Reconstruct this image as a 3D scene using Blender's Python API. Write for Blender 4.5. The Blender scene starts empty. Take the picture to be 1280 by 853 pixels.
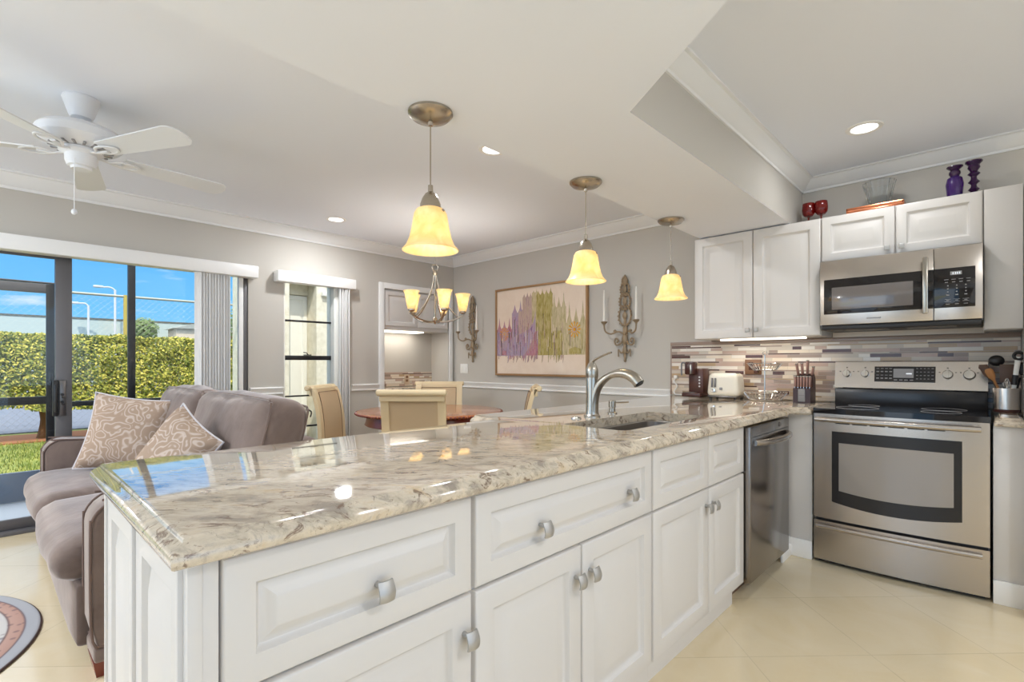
import bpy, bmesh, math, random
from mathutils import Vector, Matrix, noise
from mathutils.geometry import tessellate_polygon
random.seed(7)
sc = bpy.context.scene
COL = sc.collection
PI = math.pi

# ------------------------------------------------------------------ camera
cam_d = bpy.data.cameras.new('camera')
cam = bpy.data.objects.new('camera', cam_d); COL.objects.link(cam)
cam.location = (0, 0, 1.18)
cam.rotation_euler = (PI/2, 0, math.radians(43.635))
cam_d.sensor_width = 36.0
cam_d.lens = 629.285/1280*36.0
cam_d.shift_y = 28.0/1280
cam_d.clip_start = 0.02
sc.camera = cam

# ------------------------------------------------------------------ exposure
sc.view_settings.view_transform = 'Standard'
sc.view_settings.look = 'None'
sc.view_settings.gamma = 1.0
sc.view_settings.use_curve_mapping = False
sc.view_settings.exposure = 0.2
sc.cycles.max_bounces = 10
sc.cycles.diffuse_bounces = 7
sc.cycles.glossy_bounces = 5
sc.cycles.transmission_bounces = 8
sc.cycles.transparent_max_bounces = 16
sc.cycles.caustics_reflective = False
sc.cycles.caustics_refractive = False
sc.cycles.sample_clamp_indirect = 6.0

def lin(c):
    c = c/255.0
    return c/12.92 if c <= 0.04045 else ((c+0.055)/1.055)**2.4
def rgb(r, g, b): return (lin(r), lin(g), lin(b), 1.0)

# ------------------------------------------------------------------ world: clear blue sky, pale high haze overhead
w = bpy.data.worlds.new('sky'); sc.world = w; w.use_nodes = True
nt = w.node_tree; nt.nodes.clear()
out = nt.nodes.new('ShaderNodeOutputWorld'); bg = nt.nodes.new('ShaderNodeBackground')
tc = nt.nodes.new('ShaderNodeTexCoord'); sep = nt.nodes.new('ShaderNodeSeparateXYZ')
rp = nt.nodes.new('ShaderNodeValToRGB')
el = rp.color_ramp.elements
el[0].position = 0.0; el[0].color = rgb(150, 205, 250)
el[1].position = 0.22; el[1].color = rgb(96, 182, 254)
e = el.new(0.05); e.color = rgb(122, 200, 255)
e = el.new(0.45); e.color = rgb(235, 243, 255)
wn = nt.nodes.new('ShaderNodeTexNoise'); wn.inputs['Scale'].default_value = 7; wn.inputs['Detail'].default_value = 5
wm = nt.nodes.new('ShaderNodeMapping'); wm.inputs['Scale'].default_value = (1, 1, 4)
wr = nt.nodes.new('ShaderNodeValToRGB'); wr.color_ramp.elements[0].position = .60; wr.color_ramp.elements[1].position = .78
wx = nt.nodes.new('ShaderNodeMix'); wx.data_type = 'RGBA'; wx.inputs[7].default_value = (.9, .95, 1, 1)
st = nt.nodes.new('ShaderNodeMapRange'); st.inputs[1].default_value = .22; st.inputs[2].default_value = .6
st.inputs[3].default_value = 1.0; st.inputs[4].default_value = 2.4
L = nt.links.new
L(tc.outputs['Generated'], sep.inputs[0]); L(sep.outputs[2], rp.inputs[0]); L(sep.outputs[2], st.inputs[0])
L(tc.outputs['Generated'], wm.inputs[0]); L(wm.outputs[0], wn.inputs['Vector']); L(wn.outputs['Fac'], wr.inputs[0])
L(wr.outputs[0], wx.inputs[0]); L(rp.outputs[0], wx.inputs[6])
L(wx.outputs[2], bg.inputs[0]); L(st.outputs[0], bg.inputs[1]); L(bg.outputs[0], out.inputs[0])

def lamp(kind, name, loc, energy, color=(1, 1, 1), target=None, **kw):
    d = bpy.data.lights.new(name, kind); d.energy = energy; d.color = color
    for k, v in kw.items(): setattr(d, k, v)
    o = bpy.data.objects.new(name, d); COL.objects.link(o); o.location = loc
    if target is not None:
        o.rotation_euler = (Vector(target)-Vector(loc)).to_track_quat('-Z', 'Y').to_euler()
    return o
SUN = lamp('SUN', 'sun', (0, 0, 10), 3.5, (1, .93, .80), (-6.5, 3.0, -0.5), angle=math.radians(.6))
# added fill lamps, set in two invented openings behind the photographer
lamp('AREA', 'fill_south', (-2.3, -2.72, 1.30), 31, (.93, .97, 1), (-3.0, 0, 2.4), shape='RECTANGLE', size=4.0, size_y=2.1)
lamp('AREA', 'fill_east', (2.12, -.2, 1.35), 18, (.92, .965, 1), (0, .6, 2.3), shape='RECTANGLE', size=3.4, size_y=2.0)
DOWNLIGHT_W, PENDANT_W, CHANDELIER_W, STRIP_W = 16.0, 1.1, 2.2, 1.3

# ------------------------------------------------------------------ materials
M = {}
def mat(name, color, rough=.5, metal=0.0, spec=.5, coat=0.0, coat_r=.05, **kw):
    m = bpy.data.materials.new(name); m.use_nodes = True
    b = m.node_tree.nodes['Principled BSDF']
    b.inputs['Base Color'].default_value = color if len(color) == 4 else (*color, 1)
    b.inputs['Roughness'].default_value = rough; b.inputs['Metallic'].default_value = metal
    b.inputs['Specular IOR Level'].default_value = spec
    b.inputs['Coat Weight'].default_value = coat; b.inputs['Coat Roughness'].default_value = coat_r
    for k, v in kw.items(): b.inputs[k].default_value = v
    M[name] = m
    return m
def nodes(m): return m.node_tree, m.node_tree.nodes['Principled BSDF']
def tex_coord(t, scale=(1, 1, 1), rot=(0, 0, 0)):
    c = t.nodes.new('ShaderNodeTexCoord'); mp = t.nodes.new('ShaderNodeMapping')
    mp.inputs['Scale'].default_value = scale; mp.inputs['Rotation'].default_value = rot
    t.links.new(c.outputs['Object'], mp.inputs[0]); return mp.outputs[0]
def nz(t, vec, scale, detail=4, rough=.55, dist=0):
    n = t.nodes.new('ShaderNodeTexNoise'); n.inputs['Scale'].default_value = scale
    n.inputs['Detail'].default_value = detail; n.inputs['Roughness'].default_value = rough; n.inputs['Distortion'].default_value = dist
    t.links.new(vec, n.inputs['Vector']); return n.outputs['Fac']
def ramp(t, fac, stops):
    r = t.nodes.new('ShaderNodeValToRGB'); e = r.color_ramp.elements
    e[0].position, e[0].color = stops[0]; e[1].position, e[1].color = stops[-1]
    for p, c in stops[1:-1]:
        q = e.new(p); q.color = c
    t.links.new(fac, r.inputs[0]); return r.outputs[0]
def mix(t, fac, a, b, mode='MIX'):
    n = t.nodes.new('ShaderNodeMix'); n.data_type = 'RGBA'; n.blend_type = mode
    for sock, v in ((0, fac), (6, a), (7, b)):
        if hasattr(v, 'node'): t.links.new(v, n.inputs[sock])
        else: n.inputs[sock].default_value = v
    return n.outputs[2]
def bump(t, b, fac, strength=.3, dist=.002):
    n = t.nodes.new('ShaderNodeBump'); n.inputs['Strength'].default_value = strength; n.inputs['Distance'].default_value = dist
    t.links.new(fac, n.inputs['Height']); t.links.new(n.outputs[0], b.inputs['Normal'])
W4, K4 = (1, 1, 1, 1), (0, 0, 0, 1)

mat('wall_paint', rgb(195, 190, 182), .8, spec=.2)
mat('ceiling_paint', rgb(234, 238, 247), .85, spec=.2)
mat('white_trim', rgb(240, 239, 237), .35)
mat('cabinet_white', rgb(215, 211, 207), .38)
mat('white_plastic', rgb(238, 237, 233), .35)
mat('fan_white', rgb(226, 227, 230), .45)
mat('crown_paint', rgb(234, 234, 234), .6)
mat('blind_white', rgb(232, 230, 228), .6)
mat('pewter', rgb(186, 184, 181), .5, .85)
mat('nickel', rgb(176, 170, 160), .27, 1)
mat('bronze_nickel', rgb(180, 170, 156), .26, 1)
mat('chrome', rgb(215, 215, 215), .08, 1)
mat('steel_dark', rgb(120, 116, 114), .3, 1)
mat('black_glass', rgb(30, 27, 28), .06, spec=.5)
mat('black_enamel', rgb(36, 34, 35), .22)
mat('black_plastic', rgb(32, 30, 30), .4)
mat('dark_brown_plastic', rgb(72, 42, 38), .25)
mat('coffee_brown', rgb(84, 52, 44), .3)
mat('frame_grey', rgb(104, 102, 104), .45, .3)
mat('frame_black', rgb(20, 20, 24), .4)
mat('toe_wood', rgb(120, 92, 72), .5)
mat('candle_wax', rgb(238, 234, 226), .5)
mat('sconce_gold', rgb(150, 130, 104), .55, .25)
mat('cream_wood', rgb(226, 205, 166), .4)
mat('chair_cane', rgb(200, 176, 142), .7)
mat('chair_line', rgb(112, 82, 60), .5)
mat('red_wood', rgb(116, 44, 28), .3, coat=.4)
mat('piping', rgb(112, 92, 84), .8)
mat('copper', rgb(214, 130, 92), .22, 1)
mat('tan_outlet', rgb(128, 92, 66), .4)
mat('outlet_beige', rgb(206, 184, 158), .4)
mat('print_white', rgb(214, 212, 210), .5)
mat('print_grey', rgb(150, 148, 148), .5)
mat('wood_spoon', rgb(176, 122, 72), .6)
mat('spatula_brown', rgb(86, 62, 48), .5)
mat('court_grey', rgb(104, 110, 122), .9)
mat('concrete', rgb(200, 206, 212), .7)
mat('kick_blue', rgb(120, 130, 146), .5)
mat('stucco', rgb(226, 220, 204), .9)
mat('exterior_white', rgb(230, 229, 222), .7)
mat('galvanised', rgb(172, 172, 160), .5, .4)
mat('yellow_post', rgb(186, 164, 78), .6)
mat('trunk_bark', rgb(120, 84, 48), .9)
mat('mulch', rgb(150, 96, 56), .95)
mat('windscreen', rgb(178, 190, 184), .8)
mat('windscreen_edge', rgb(90, 90, 80), .8)
mat('lamp_metal', rgb(205, 205, 205), .5)
mat('building_tan', rgb(214, 196, 170), .9)
mat('hook_black', rgb(25, 22, 22), .5)
mat('knife_handle', rgb(150, 112, 100), .35, .2)
mat('knife_block', rgb(62, 36, 36), .35)
mat('grout', rgb(190, 180, 168), .8)
mat('gold_frame', rgb(166, 128, 88), .45, .3)
mat('amber_red', rgb(150, 22, 14), .06, spec=.6, **{'Transmission Weight': .55})
mat('violet_glass', rgb(64, 18, 110), .05, spec=.6, **{'Transmission Weight': .35})
mat('plum_ceramic', rgb(48, 18, 58), .12)
mat('clear_glass', (.93, .95, .95, 1), .03, **{'Transmission Weight': 1.0, 'IOR': 1.25})

def brushed(name, color, rough, scale=(3, 3, 500)):
    m = mat(name, color, rough, 1); t, b = nodes(m)
    f = nz(t, tex_coord(t, scale), 3, 3)
    r = t.nodes.new('ShaderNodeMapRange'); r.inputs[3].default_value = rough-.015; r.inputs[4].default_value = rough+.02
    t.links.new(f, r.inputs[0]); t.links.new(r.outputs[0], b.inputs['Roughness'])
    c = ramp(t, f, [(.3, color), (.7, tuple(min(1, x*1.02) for x in color[:3])+(1,))]); t.links.new(c, b.inputs['Base Color'])
brushed('stainless', rgb(196, 188, 180), .26)
brushed('stainless_dark', rgb(150, 144, 140), .22)
brushed('sink_steel', rgb(172, 166, 160), .3, (120, 3, 3))

# granite
def streak_coord(t, scale, rot):
    c = t.nodes.new('ShaderNodeTexCoord'); mp = t.nodes.new('ShaderNodeMapping'); mp.vector_type = 'TEXTURE'
    mp.inputs['Scale'].default_value = scale; mp.inputs['Rotation'].default_value = (0, 0, rot)
    t.links.new(c.outputs['Object'], mp.inputs[0]); return mp.outputs[0]
m = mat('granite', rgb(212, 196, 172), .06, spec=.55, coat=.7, coat_r=.02); t, b = nodes(m)
v = tex_coord(t, (1, 1, 1)); v3 = streak_coord(t, (2.1, 1, .9), .76)
c = ramp(t, nz(t, v3, 18, 9, .68, .4), [(.36, rgb(156, 144, 130)), (.45, rgb(196, 182, 161)), (.55, rgb(214, 200, 179)), (.68, rgb(202, 179, 146))])
c = mix(t, mix(t, .6, K4, ramp(t, nz(t, v3, 34, 8, .7, .9), [(.52, K4), (.62, W4)])), c, rgb(160, 148, 136))
veins = ramp(t, nz(t, v3, 27, 9, .72, 1.0), [(.39, W4), (.445, K4), (.5, K4)])
c = mix(t, mix(t, .8, K4, veins), c, rgb(112, 86, 70))
dots = ramp(t, nz(t, v, 60, 6, .7, .6), [(.62, K4), (.68, W4)])
c = mix(t, mix(t, .7, K4, dots), c, rgb(92, 68, 56))
t.links.new(c, b.inputs['Base Color'])

# floor tiles laid on the diagonal
m = mat('floor_tile', rgb(222, 208, 180), .16, spec=.5); t, b = nodes(m)
v = tex_coord(t, (1, 1, 1), (0, 0, PI/4))
bk = t.nodes.new('ShaderNodeTexBrick'); bk.offset = 0; bk.inputs['Scale'].default_value = 1
bk.inputs['Brick Width'].default_value = .5; bk.inputs['Row Height'].default_value = .5; bk.inputs['Mortar Size'].default_value = .0024
bk.inputs['Color1'].default_value = rgb(214, 197, 163); bk.inputs['Color2'].default_value = rgb(218, 202, 170); bk.inputs['Mortar'].default_value = rgb(196, 180, 150)
t.links.new(v, bk.inputs['Vector'])
c = mix(t, ramp(t, nz(t, v, 3, 7, .6, 1.2), [(.4, (.0, .0, .0, 1)), (.66, (.5, .5, .5, 1))]), bk.outputs['Color'], rgb(222, 210, 184))
t.links.new(c, b.inputs['Base Color'])

# fabrics
m = mat('sofa_fabric', rgb(150, 132, 124), .85, spec=.2, **{'Sheen Weight': 1.0, 'Sheen Roughness': .4}); t, b = nodes(m)
v = tex_coord(t)
t.links.new(ramp(t, nz(t, v, 4, 5, .6, .5), [(.35, rgb(100, 85, 78)), (.65, rgb(130, 113, 105))]), b.inputs['Base Color'])
b.inputs['Sheen Tint'].default_value = rgb(228, 220, 217)
bump(t, b, nz(t, v, 9, 3), .35, .01)
m = mat('paisley', rgb(190, 165, 145), .85, spec=.15); t, b = nodes(m)
v = tex_coord(t)
vo = t.nodes.new('ShaderNodeTexVoronoi'); vo.inputs['Scale'].default_value = 9
nv = t.nodes.new('ShaderNodeTexNoise'); nv.inputs['Scale'].default_value = 6; t.links.new(v, nv.inputs['Vector'])
vv = t.nodes.new('ShaderNodeMix'); vv.data_type = 'RGBA'; vv.inputs[0].default_value = .30
t.links.new(v, vv.inputs[6]); t.links.new(nv.outputs['Color'], vv.inputs[7]); t.links.new(vv.outputs[2], vo.inputs['Vector'])
sn = t.nodes.new('ShaderNodeMath'); sn.operation = 'MULTIPLY'; sn.inputs[1].default_value = 30; t.links.new(vo.outputs['Distance'], sn.inputs[0])
s2 = t.nodes.new('ShaderNodeMath'); s2.operation = 'SINE'; t.links.new(sn.outputs[0], s2.inputs[0])
t.links.new(ramp(t, s2.outputs[0], [(.0, rgb(164, 142, 124)), (.55, rgb(178, 158, 142)), (.9, rgb(194, 178, 166))]), b.inputs['Base Color'])
mat('pillow_edge', rgb(206, 202, 206), .85, spec=.15)

# table wood
m = mat('table_wood', rgb(176, 104, 56), .22, coat=.5); t, b = nodes(m)
t.links.new(ramp(t, nz(t, tex_coord(t, (1, 9, 1)), 4, 6, .6, .4), [(.3, rgb(150, 80, 42)), (.7, rgb(192, 124, 72))]), b.inputs['Base Color'])

# rug: concentric bands
m = mat('rug_pile', rgb(190, 188, 192), .95, spec=.1); t, b = nodes(m)
co = t.nodes.new('ShaderNodeTexCoord'); ln = t.nodes.new('ShaderNodeVectorMath'); ln.operation = 'LENGTH'
t.links.new(co.outputs['Object'], ln.inputs[0])
base = ramp(t, ln.outputs['Value'], [(.0, rgb(200, 198, 196)), (.690, rgb(200, 198, 196)), (.696, rgb(112, 92, 92)), (.703, rgb(186, 154, 142)), (.744, rgb(180, 146, 134)), (.749, rgb(100, 84, 90)), (.755, rgb(170, 172, 178)), (.797, rgb(172, 174, 180)), (.801, rgb(84, 66, 62))])
for nd in t.nodes:
    if nd.type == 'VALTORGB': nd.color_ramp.interpolation = 'LINEAR'
vr = t.nodes.new('ShaderNodeTexVoronoi'); vr.inputs['Scale'].default_value = 24; t.links.new(co.outputs['Object'], vr.inputs['Vector'])
sp = mix(t, ramp(t, ln.outputs['Value'], [(.744, W4), (.749, K4)]), K4, ramp(t, vr.outputs['Distance'], [(.22, W4), (.34, K4)]))
t.links.new(mix(t, mix(t, .55, K4, sp), base, rgb(112, 96, 104)), b.inputs['Base Color'])

# outside greens
m = mat('hedge_leaf', rgb(140, 150, 50), .6, spec=.3); t, b = nodes(m)
gi = t.nodes.new('ShaderNodeNewGeometry')
t.links.new(ramp(t, gi.outputs['Random Per Island'], [(.0, rgb(64, 78, 28)), (.35, rgb(122, 130, 46)), (.7, rgb(168, 162, 62)), (1, rgb(206, 190, 92))]), b.inputs['Base Color'])
m = mat('grass_blade', rgb(130, 150, 60), .8, spec=.2); t, b = nodes(m)
gi = t.nodes.new('ShaderNodeNewGeometry')
t.links.new(ramp(t, gi.outputs['Random Per Island'], [(.0, rgb(78, 98, 40)), (.6, rgb(124, 138, 58)), (1, rgb(176, 172, 98))]), b.inputs['Base Color'])
m = mat('lawn_soil', rgb(126, 140, 62), .95); t, b = nodes(m)
t.links.new(ramp(t, nz(t, tex_coord(t), 1.6, 6), [(.35, rgb(92, 110, 46)), (.65, rgb(138, 142, 66))]), b.inputs['Base Color'])
m = mat('tree_leaf', rgb(96, 118, 60), .7)
t, b = nodes(M['stucco']); bump(t, b, nz(t, tex_coord(t), 60, 5), .6, .01)
t.links.new(ramp(t, nz(t, tex_coord(t), 14, 5), [(.3, rgb(214, 207, 186)), (.7, rgb(234, 228, 210))]), b.inputs['Base Color'])

# glass pane and glowing shades
m = bpy.data.materials.new('pane_glass'); m.use_nodes = True; t = m.node_tree; t.nodes.clear(); M['pane_glass'] = m
o_ = t.nodes.new('ShaderNodeOutputMaterial'); ms = t.nodes.new('ShaderNodeMixShader'); tr = t.nodes.new('ShaderNodeBsdfTransparent')
gl = t.nodes.new('ShaderNodeBsdfGlossy'); gl.inputs['Roughness'].default_value = .01; fr = t.nodes.new('ShaderNodeFresnel'); fr.inputs[0].default_value = 1.35
tr.inputs[0].default_value = (.97, .98, .98, 1)
t.links.new(fr.outputs[0], ms.inputs[0]); t.links.new(tr.outputs[0], ms.inputs[1]); t.links.new(gl.outputs[0], ms.inputs[2]); t.links.new(ms.outputs[0], o_.inputs[0])
def emit(name, color, strength):
    m = bpy.data.materials.new(name); m.use_nodes = True; t = m.node_tree; t.nodes.clear(); M[name] = m
    o_ = t.nodes.new('ShaderNodeOutputMaterial'); e = t.nodes.new('ShaderNodeEmission'); e.inputs[0].default_value = color; e.inputs[1].default_value = strength
    t.links.new(e.outputs[0], o_.inputs[0])
emit('downlight_glow', (1, .97, .92, 1), 3.0)
emit('strip_glow', (1, .93, .8, 1), 2.5)
emit('bulb_glow', (1, .86, .5, 1), 6.0)
emit('display_glow', (.8, .85, .9, 1), .9)
def alabaster(name, strength):
    m = mat(name, rgb(246, 226, 176), .35, spec=.4); t, b = nodes(m)
    f = nz(t, tex_coord(t), 16, 5, .6, .6)
    c = ramp(t, f, [(.35, rgb(240, 216, 160)), (.65, rgb(250, 236, 200))])
    t.links.new(c, b.inputs['Base Color']); t.links.new(c, b.inputs['Emission Color']); b.inputs['Emission Strength'].default_value = strength
    tl = t.nodes.new('ShaderNodeBsdfTranslucent'); t.links.new(c, tl.inputs[0])
    mx = t.nodes.new('ShaderNodeMixShader'); mx.inputs[0].default_value = .5
    t.links.new(b.outputs[0], mx.inputs[1]); t.links.new(tl.outputs[0], mx.inputs[2])
    t.links.new(mx.outputs[0], t.nodes['Material Output'].inputs[0])
alabaster('alabaster', .24)
alabaster('alabaster_small', .38)

# ------------------------------------------------------------------ mesh helpers
class MB:
    def __init__(s): s.v, s.f, s.m, s.s = [], [], [], []
    def add(s, vs, fs, m=0, smooth=False):
        o = len(s.v); s.v += [Vector(p) for p in vs]
        for f in fs: s.f.append(tuple(i+o for i in f)); s.m.append(m); s.s.append(smooth)
        return s
    def addbm(s, bm, m=0, smooth=False):
        bm.verts.index_update()
        s.add([v.co.copy() for v in bm.verts], [[v.index for v in f.verts] for f in bm.faces], m, smooth); bm.free(); return s
    def box(s, x0, x1, y0, y1, z0, z1, bev=0, m=0, seg=2, rot=None, piv=None):
        x0, x1 = min(x0, x1), max(x0, x1); y0, y1 = min(y0, y1), max(y0, y1); z0, z1 = min(z0, z1), max(z0, z1)
        bm = bmesh.new(); bmesh.ops.create_cube(bm, size=1)
        for v in bm.verts: v.co = Vector((x0+(v.co.x+.5)*(x1-x0), y0+(v.co.y+.5)*(y1-y0), z0+(v.co.z+.5)*(z1-z0)))
        if bev > 0: bmesh.ops.bevel(bm, geom=bm.edges[:], offset=min(bev, .49*min(x1-x0, y1-y0, z1-z0)), segments=seg, affect='EDGES', profile=.5)
        if rot is not None:
            p = Vector(piv) if piv else Vector(((x0+x1)/2, (y0+y1)/2, (z0+z1)/2))
            for v in bm.verts: v.co = p+rot@(v.co-p)
        return s.addbm(bm, m, bev > 0)
    def tube(s, pts, r, n=10, m=0, cap=True, smooth=True, flat=1.0):
        pts = [Vector(p) for p in pts]; k = len(pts); rs = list(r) if isinstance(r, (list, tuple)) else [r]*k
        T = []
        for i in range(k):
            d = pts[min(i+1, k-1)]-pts[max(i-1, 0)]; T.append(d.normalized() if d.length > 1e-9 else Vector((0, 0, 1)))
        up = Vector((0, 0, 1)) if abs(T[0].z) < .9 else Vector((0, 1, 0))
        N = (up-T[0]*up.dot(T[0])).normalized(); vs = []; fs = []
        for i in range(k):
            N = (N-T[i]*N.dot(T[i])).normalized(); B = T[i].cross(N)
            for j in range(n):
                a = 2*PI*j/n; vs.append(pts[i]+(N*math.cos(a)*flat+B*math.sin(a))*rs[i])
        for i in range(k-1):
            for j in range(n): fs.append((i*n+j, i*n+(j+1) % n, (i+1)*n+(j+1) % n, (i+1)*n+j))
        s.add(vs, fs, m, smooth)
        if cap: s.add(vs[:n], [tuple(range(n))[::-1]], m); s.add(vs[-n:], [tuple(range(n))], m)
        return s
    def cyl(s, p0, p1, r, r1=None, n=24, m=0, cap=True): return s.tube([p0, p1], [r, r if r1 is None else r1], n, m, cap)
    def lathe(s, prof, c=(0, 0, 0), n=32, m=0, axis='z', sx=1, sy=1):
        vs = []; fs = []; c = Vector(c)
        for (r, z) in prof:
            for j in range(n):
                a = 2*PI*j/n; x, y = r*math.cos(a)*sx, r*math.sin(a)*sy
                p = {'z': (x, y, z), 'y': (x, z, y), 'x': (z, x, y)}[axis]; vs.append(c+Vector(p))
        for i in range(len(prof)-1):
            for j in range(n): fs.append((i*n+j, i*n+(j+1) % n, (i+1)*n+(j+1) % n, (i+1)*n+j))
        return s.add(vs, fs, m, True)
    def ball(s, c, r, m=0, sc=(1, 1, 1), n=14):
        bm = bmesh.new(); bmesh.ops.create_uvsphere(bm, u_segments=n, v_segments=max(6, n//2+2), radius=r)
        for v in bm.verts: v.co = Vector((v.co.x*sc[0], v.co.y*sc[1], v.co.z*sc[2]))+Vector(c)
        return s.addbm(bm, m, True)
    def torus(s, c, R, r, m=0, rot=None, sx=1, sy=1, n=28, k=8):
        pts = []
        rot = rot or Matrix.Identity(3)
        vs = []; fs = []
        for i in range(n):
            a = 2*PI*i/n
            ctr = Vector((math.cos(a)*R*sx, math.sin(a)*R*sy, 0)); d = Vector((math.cos(a), math.sin(a), 0))
            for j in range(k):
                q = 2*PI*j/k; vs.append(Vector(c)+rot@(ctr+d*r*math.cos(q)+Vector((0, 0, r*math.sin(q)))))
        for i in range(n):
            for j in range(k): fs.append((i*k+j, ((i+1) % n)*k+j, ((i+1) % n)*k+(j+1) % k, i*k+(j+1) % k))
        return s.add(vs, fs, m, True)
    def prism(s, poly, a0, a1, fn=None, m=0, smooth=False):
        """poly: 2D points; swept between a0 and a1; fn(u,v,a)->xyz"""
        fn = fn or (lambda u, v, a: (u, v, a)); k = len(poly)
        vs = [fn(u, v, a0) for u, v in poly]+[fn(u, v, a1) for u, v in poly]
        fs = [(i, (i+1) % k, k+(i+1) % k, k+i) for i in range(k)]
        s.add(vs, fs, m, smooth)
        tri = tessellate_polygon([[Vector((u, v, 0)) for u, v in poly]])
        s.add(vs, [tuple(t) for t in tri]+[tuple(k+q for q in t) for t in tri], m, False)
        return s
    def panel(s, O, U, W, wd, ht, th=.02, fw=.06, m=0, arch=False):
        """raised-panel front: back at O, outward normal U x W"""
        O, U, W = Vector(O), Vector(U), Vector(W); N = U.cross(W)
        lo = min(wd, ht); fw = min(fw, .23*lo); sk = min(1.0, (.41*lo-fw)/.064)
        rings = [(0, 0), (0, th-.006), (.0015, th-.003), (.004, th-.001), (.007, th), (fw-.006, th), (fw, th-.001)]
        rings += [(fw+a*sk, th-h) for a, h in ((.005, .0085), (.009, .0135), (.013, .0150), (.018, .0142), (.034, .0085), (.050, .0030), (.056, .0012), (.060, .0006))]
        vs = []; fs = []
        mx = .47*min(wd, ht)
        for d, h in rings:
            d = min(d, mx)
            for a, c in ((d, d), (wd-d, d), (wd-d, ht-d), (d, ht-d)): vs.append(O+U*a+W*c+N*h)
        k = len(rings)
        for i in range(k-1):
            for j in range(4): fs.append((i*4+j, i*4+(j+1) % 4, (i+1)*4+(j+1) % 4, (i+1)*4+j))
        fs.append((3, 2, 1, 0)); fs.append(tuple((k-1)*4+j for j in range(4)))
        return s.add(vs, fs, m)
    def quad(s, a, b, c, d, m=0): return s.add([a, b, c, d], [(0, 1, 2, 3)], m)
    def xf(s, mtx):
        s.v = [mtx @ v for v in s.v]; return s
    def build(s, name, mats, parent=None, org=None, local=False, angle=35, bevel=0):
        mats = [mats] if isinstance(mats, str) else mats
        if parent is not None: o3 = Vector((0, 0, 0)) if local else Vector(ORG[parent.name])
        else: o3 = Vector(org) if org else Vector((0, 0, 0))
        me = bpy.data.meshes.new(name)
        me.from_pydata([v-o3 for v in s.v], [], s.f)
        for mm in mats: me.materials.append(M[mm])
        me.polygons.foreach_set('material_index', s.m); me.polygons.foreach_set('use_smooth', s.s)
        me.update()
        bm = bmesh.new(); bm.from_mesh(me); bmesh.ops.remove_doubles(bm, verts=bm.verts, dist=1e-6)
        if len(bm.faces) < 60000: bmesh.ops.recalc_face_normals(bm, faces=bm.faces)
        bm.to_mesh(me); bm.free()
        me.set_sharp_from_angle(angle=math.radians(angle))
        o = bpy.data.objects.new(name, me); COL.objects.link(o)
        if parent is not None: o.parent = parent; ORG[o.name] = ORG.get(parent.name, (0, 0, 0))
        else: o.location = o3; ORG[o.name] = tuple(o3)
        return o
ORG = {}
def tag(o, label, cat, group=None, kind=None):
    o['label'] = label; o['category'] = cat
    if group: o['group'] = group
    if kind: o['kind'] = kind
    return o
def thing(name, label, cat, loc=(0, 0, 0), rz=0, group=None):
    o = bpy.data.objects.new(name, None); COL.objects.link(o); o.location = loc; o.rotation_euler = (0, 0, rz)
    o.empty_display_size = .05; ORG[o.name] = tuple(loc)
    return tag(o, label, cat, group)
def struct(name, mb, mats, label=None, parent=None, org=None, **kw):
    o = mb.build(name, mats, parent, org, **kw)
    o['kind'] = 'structure'
    if label: o['label'] = label
    return o
def dup(root, loc, rz=None, label=None):
    def cp(o, par):
        c = o.copy(); COL.objects.link(c)
        if par is not None: c.parent = par
        for ch in o.children: cp(ch, c)
        return c
    r = cp(root, None); r.location = loc; ORG[r.name] = tuple(loc)
    if rz is not None: r.rotation_euler = (0, 0, rz)
    if label: r['label'] = label
    return r
def Rz(a): return Matrix.Rotation(a, 3, 'Z')
def Rx(a): return Matrix.Rotation(a, 3, 'X')
def Ry(a): return Matrix.Rotation(a, 3, 'Y')
def arc(c, r, a0, a1, n, fn): return [fn(c[0]+r*math.cos(a0+(a1-a0)*i/n), c[1]+r*math.sin(a0+(a1-a0)*i/n)) for i in range(n+1)]
def bez(p0, p1, p2, p3, n=12):
    p0, p1, p2, p3 = map(Vector, (p0, p1, p2, p3)); o = []
    for i in range(n+1):
        t = i/n; o.append(p0*(1-t)**3+p1*3*t*(1-t)**2+p2*3*t*t*(1-t)+p3*t**3)
    return o
def smooth_path(pts, n=6):
    pts = [Vector(p) for p in pts]; o = []
    for i in range(len(pts)-1):
        p0, p1, p2, p3 = pts[max(i-1, 0)], pts[i], pts[i+1], pts[min(i+2, len(pts)-1)]
        for k in range(n):
            t = k/n; o.append(.5*((2*p1)+(p2-p0)*t+(2*p0-5*p1+4*p2-p3)*t*t+(3*p1-p0-3*p2+p3)*t**3))
    return o+[pts[-1]]

# ------------------------------------------------------------------ dimensions (metres)
XW, YW, XE, YS = -4.87, 4.05, 2.2, -2.8       # window wall, back wall, two walls behind the photographer
ZC, ZS = 2.48, 2.125                          # ceiling, soffit
SOFX, TRX = -1.60, -.985                      # soffit's living-side edge, tray's edge

# ================================================================== SETTING
struct('floor', MB().box(XW-.0, XE, YS, YW, -.12, 0), 'floor_tile')
WT = .16
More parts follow.
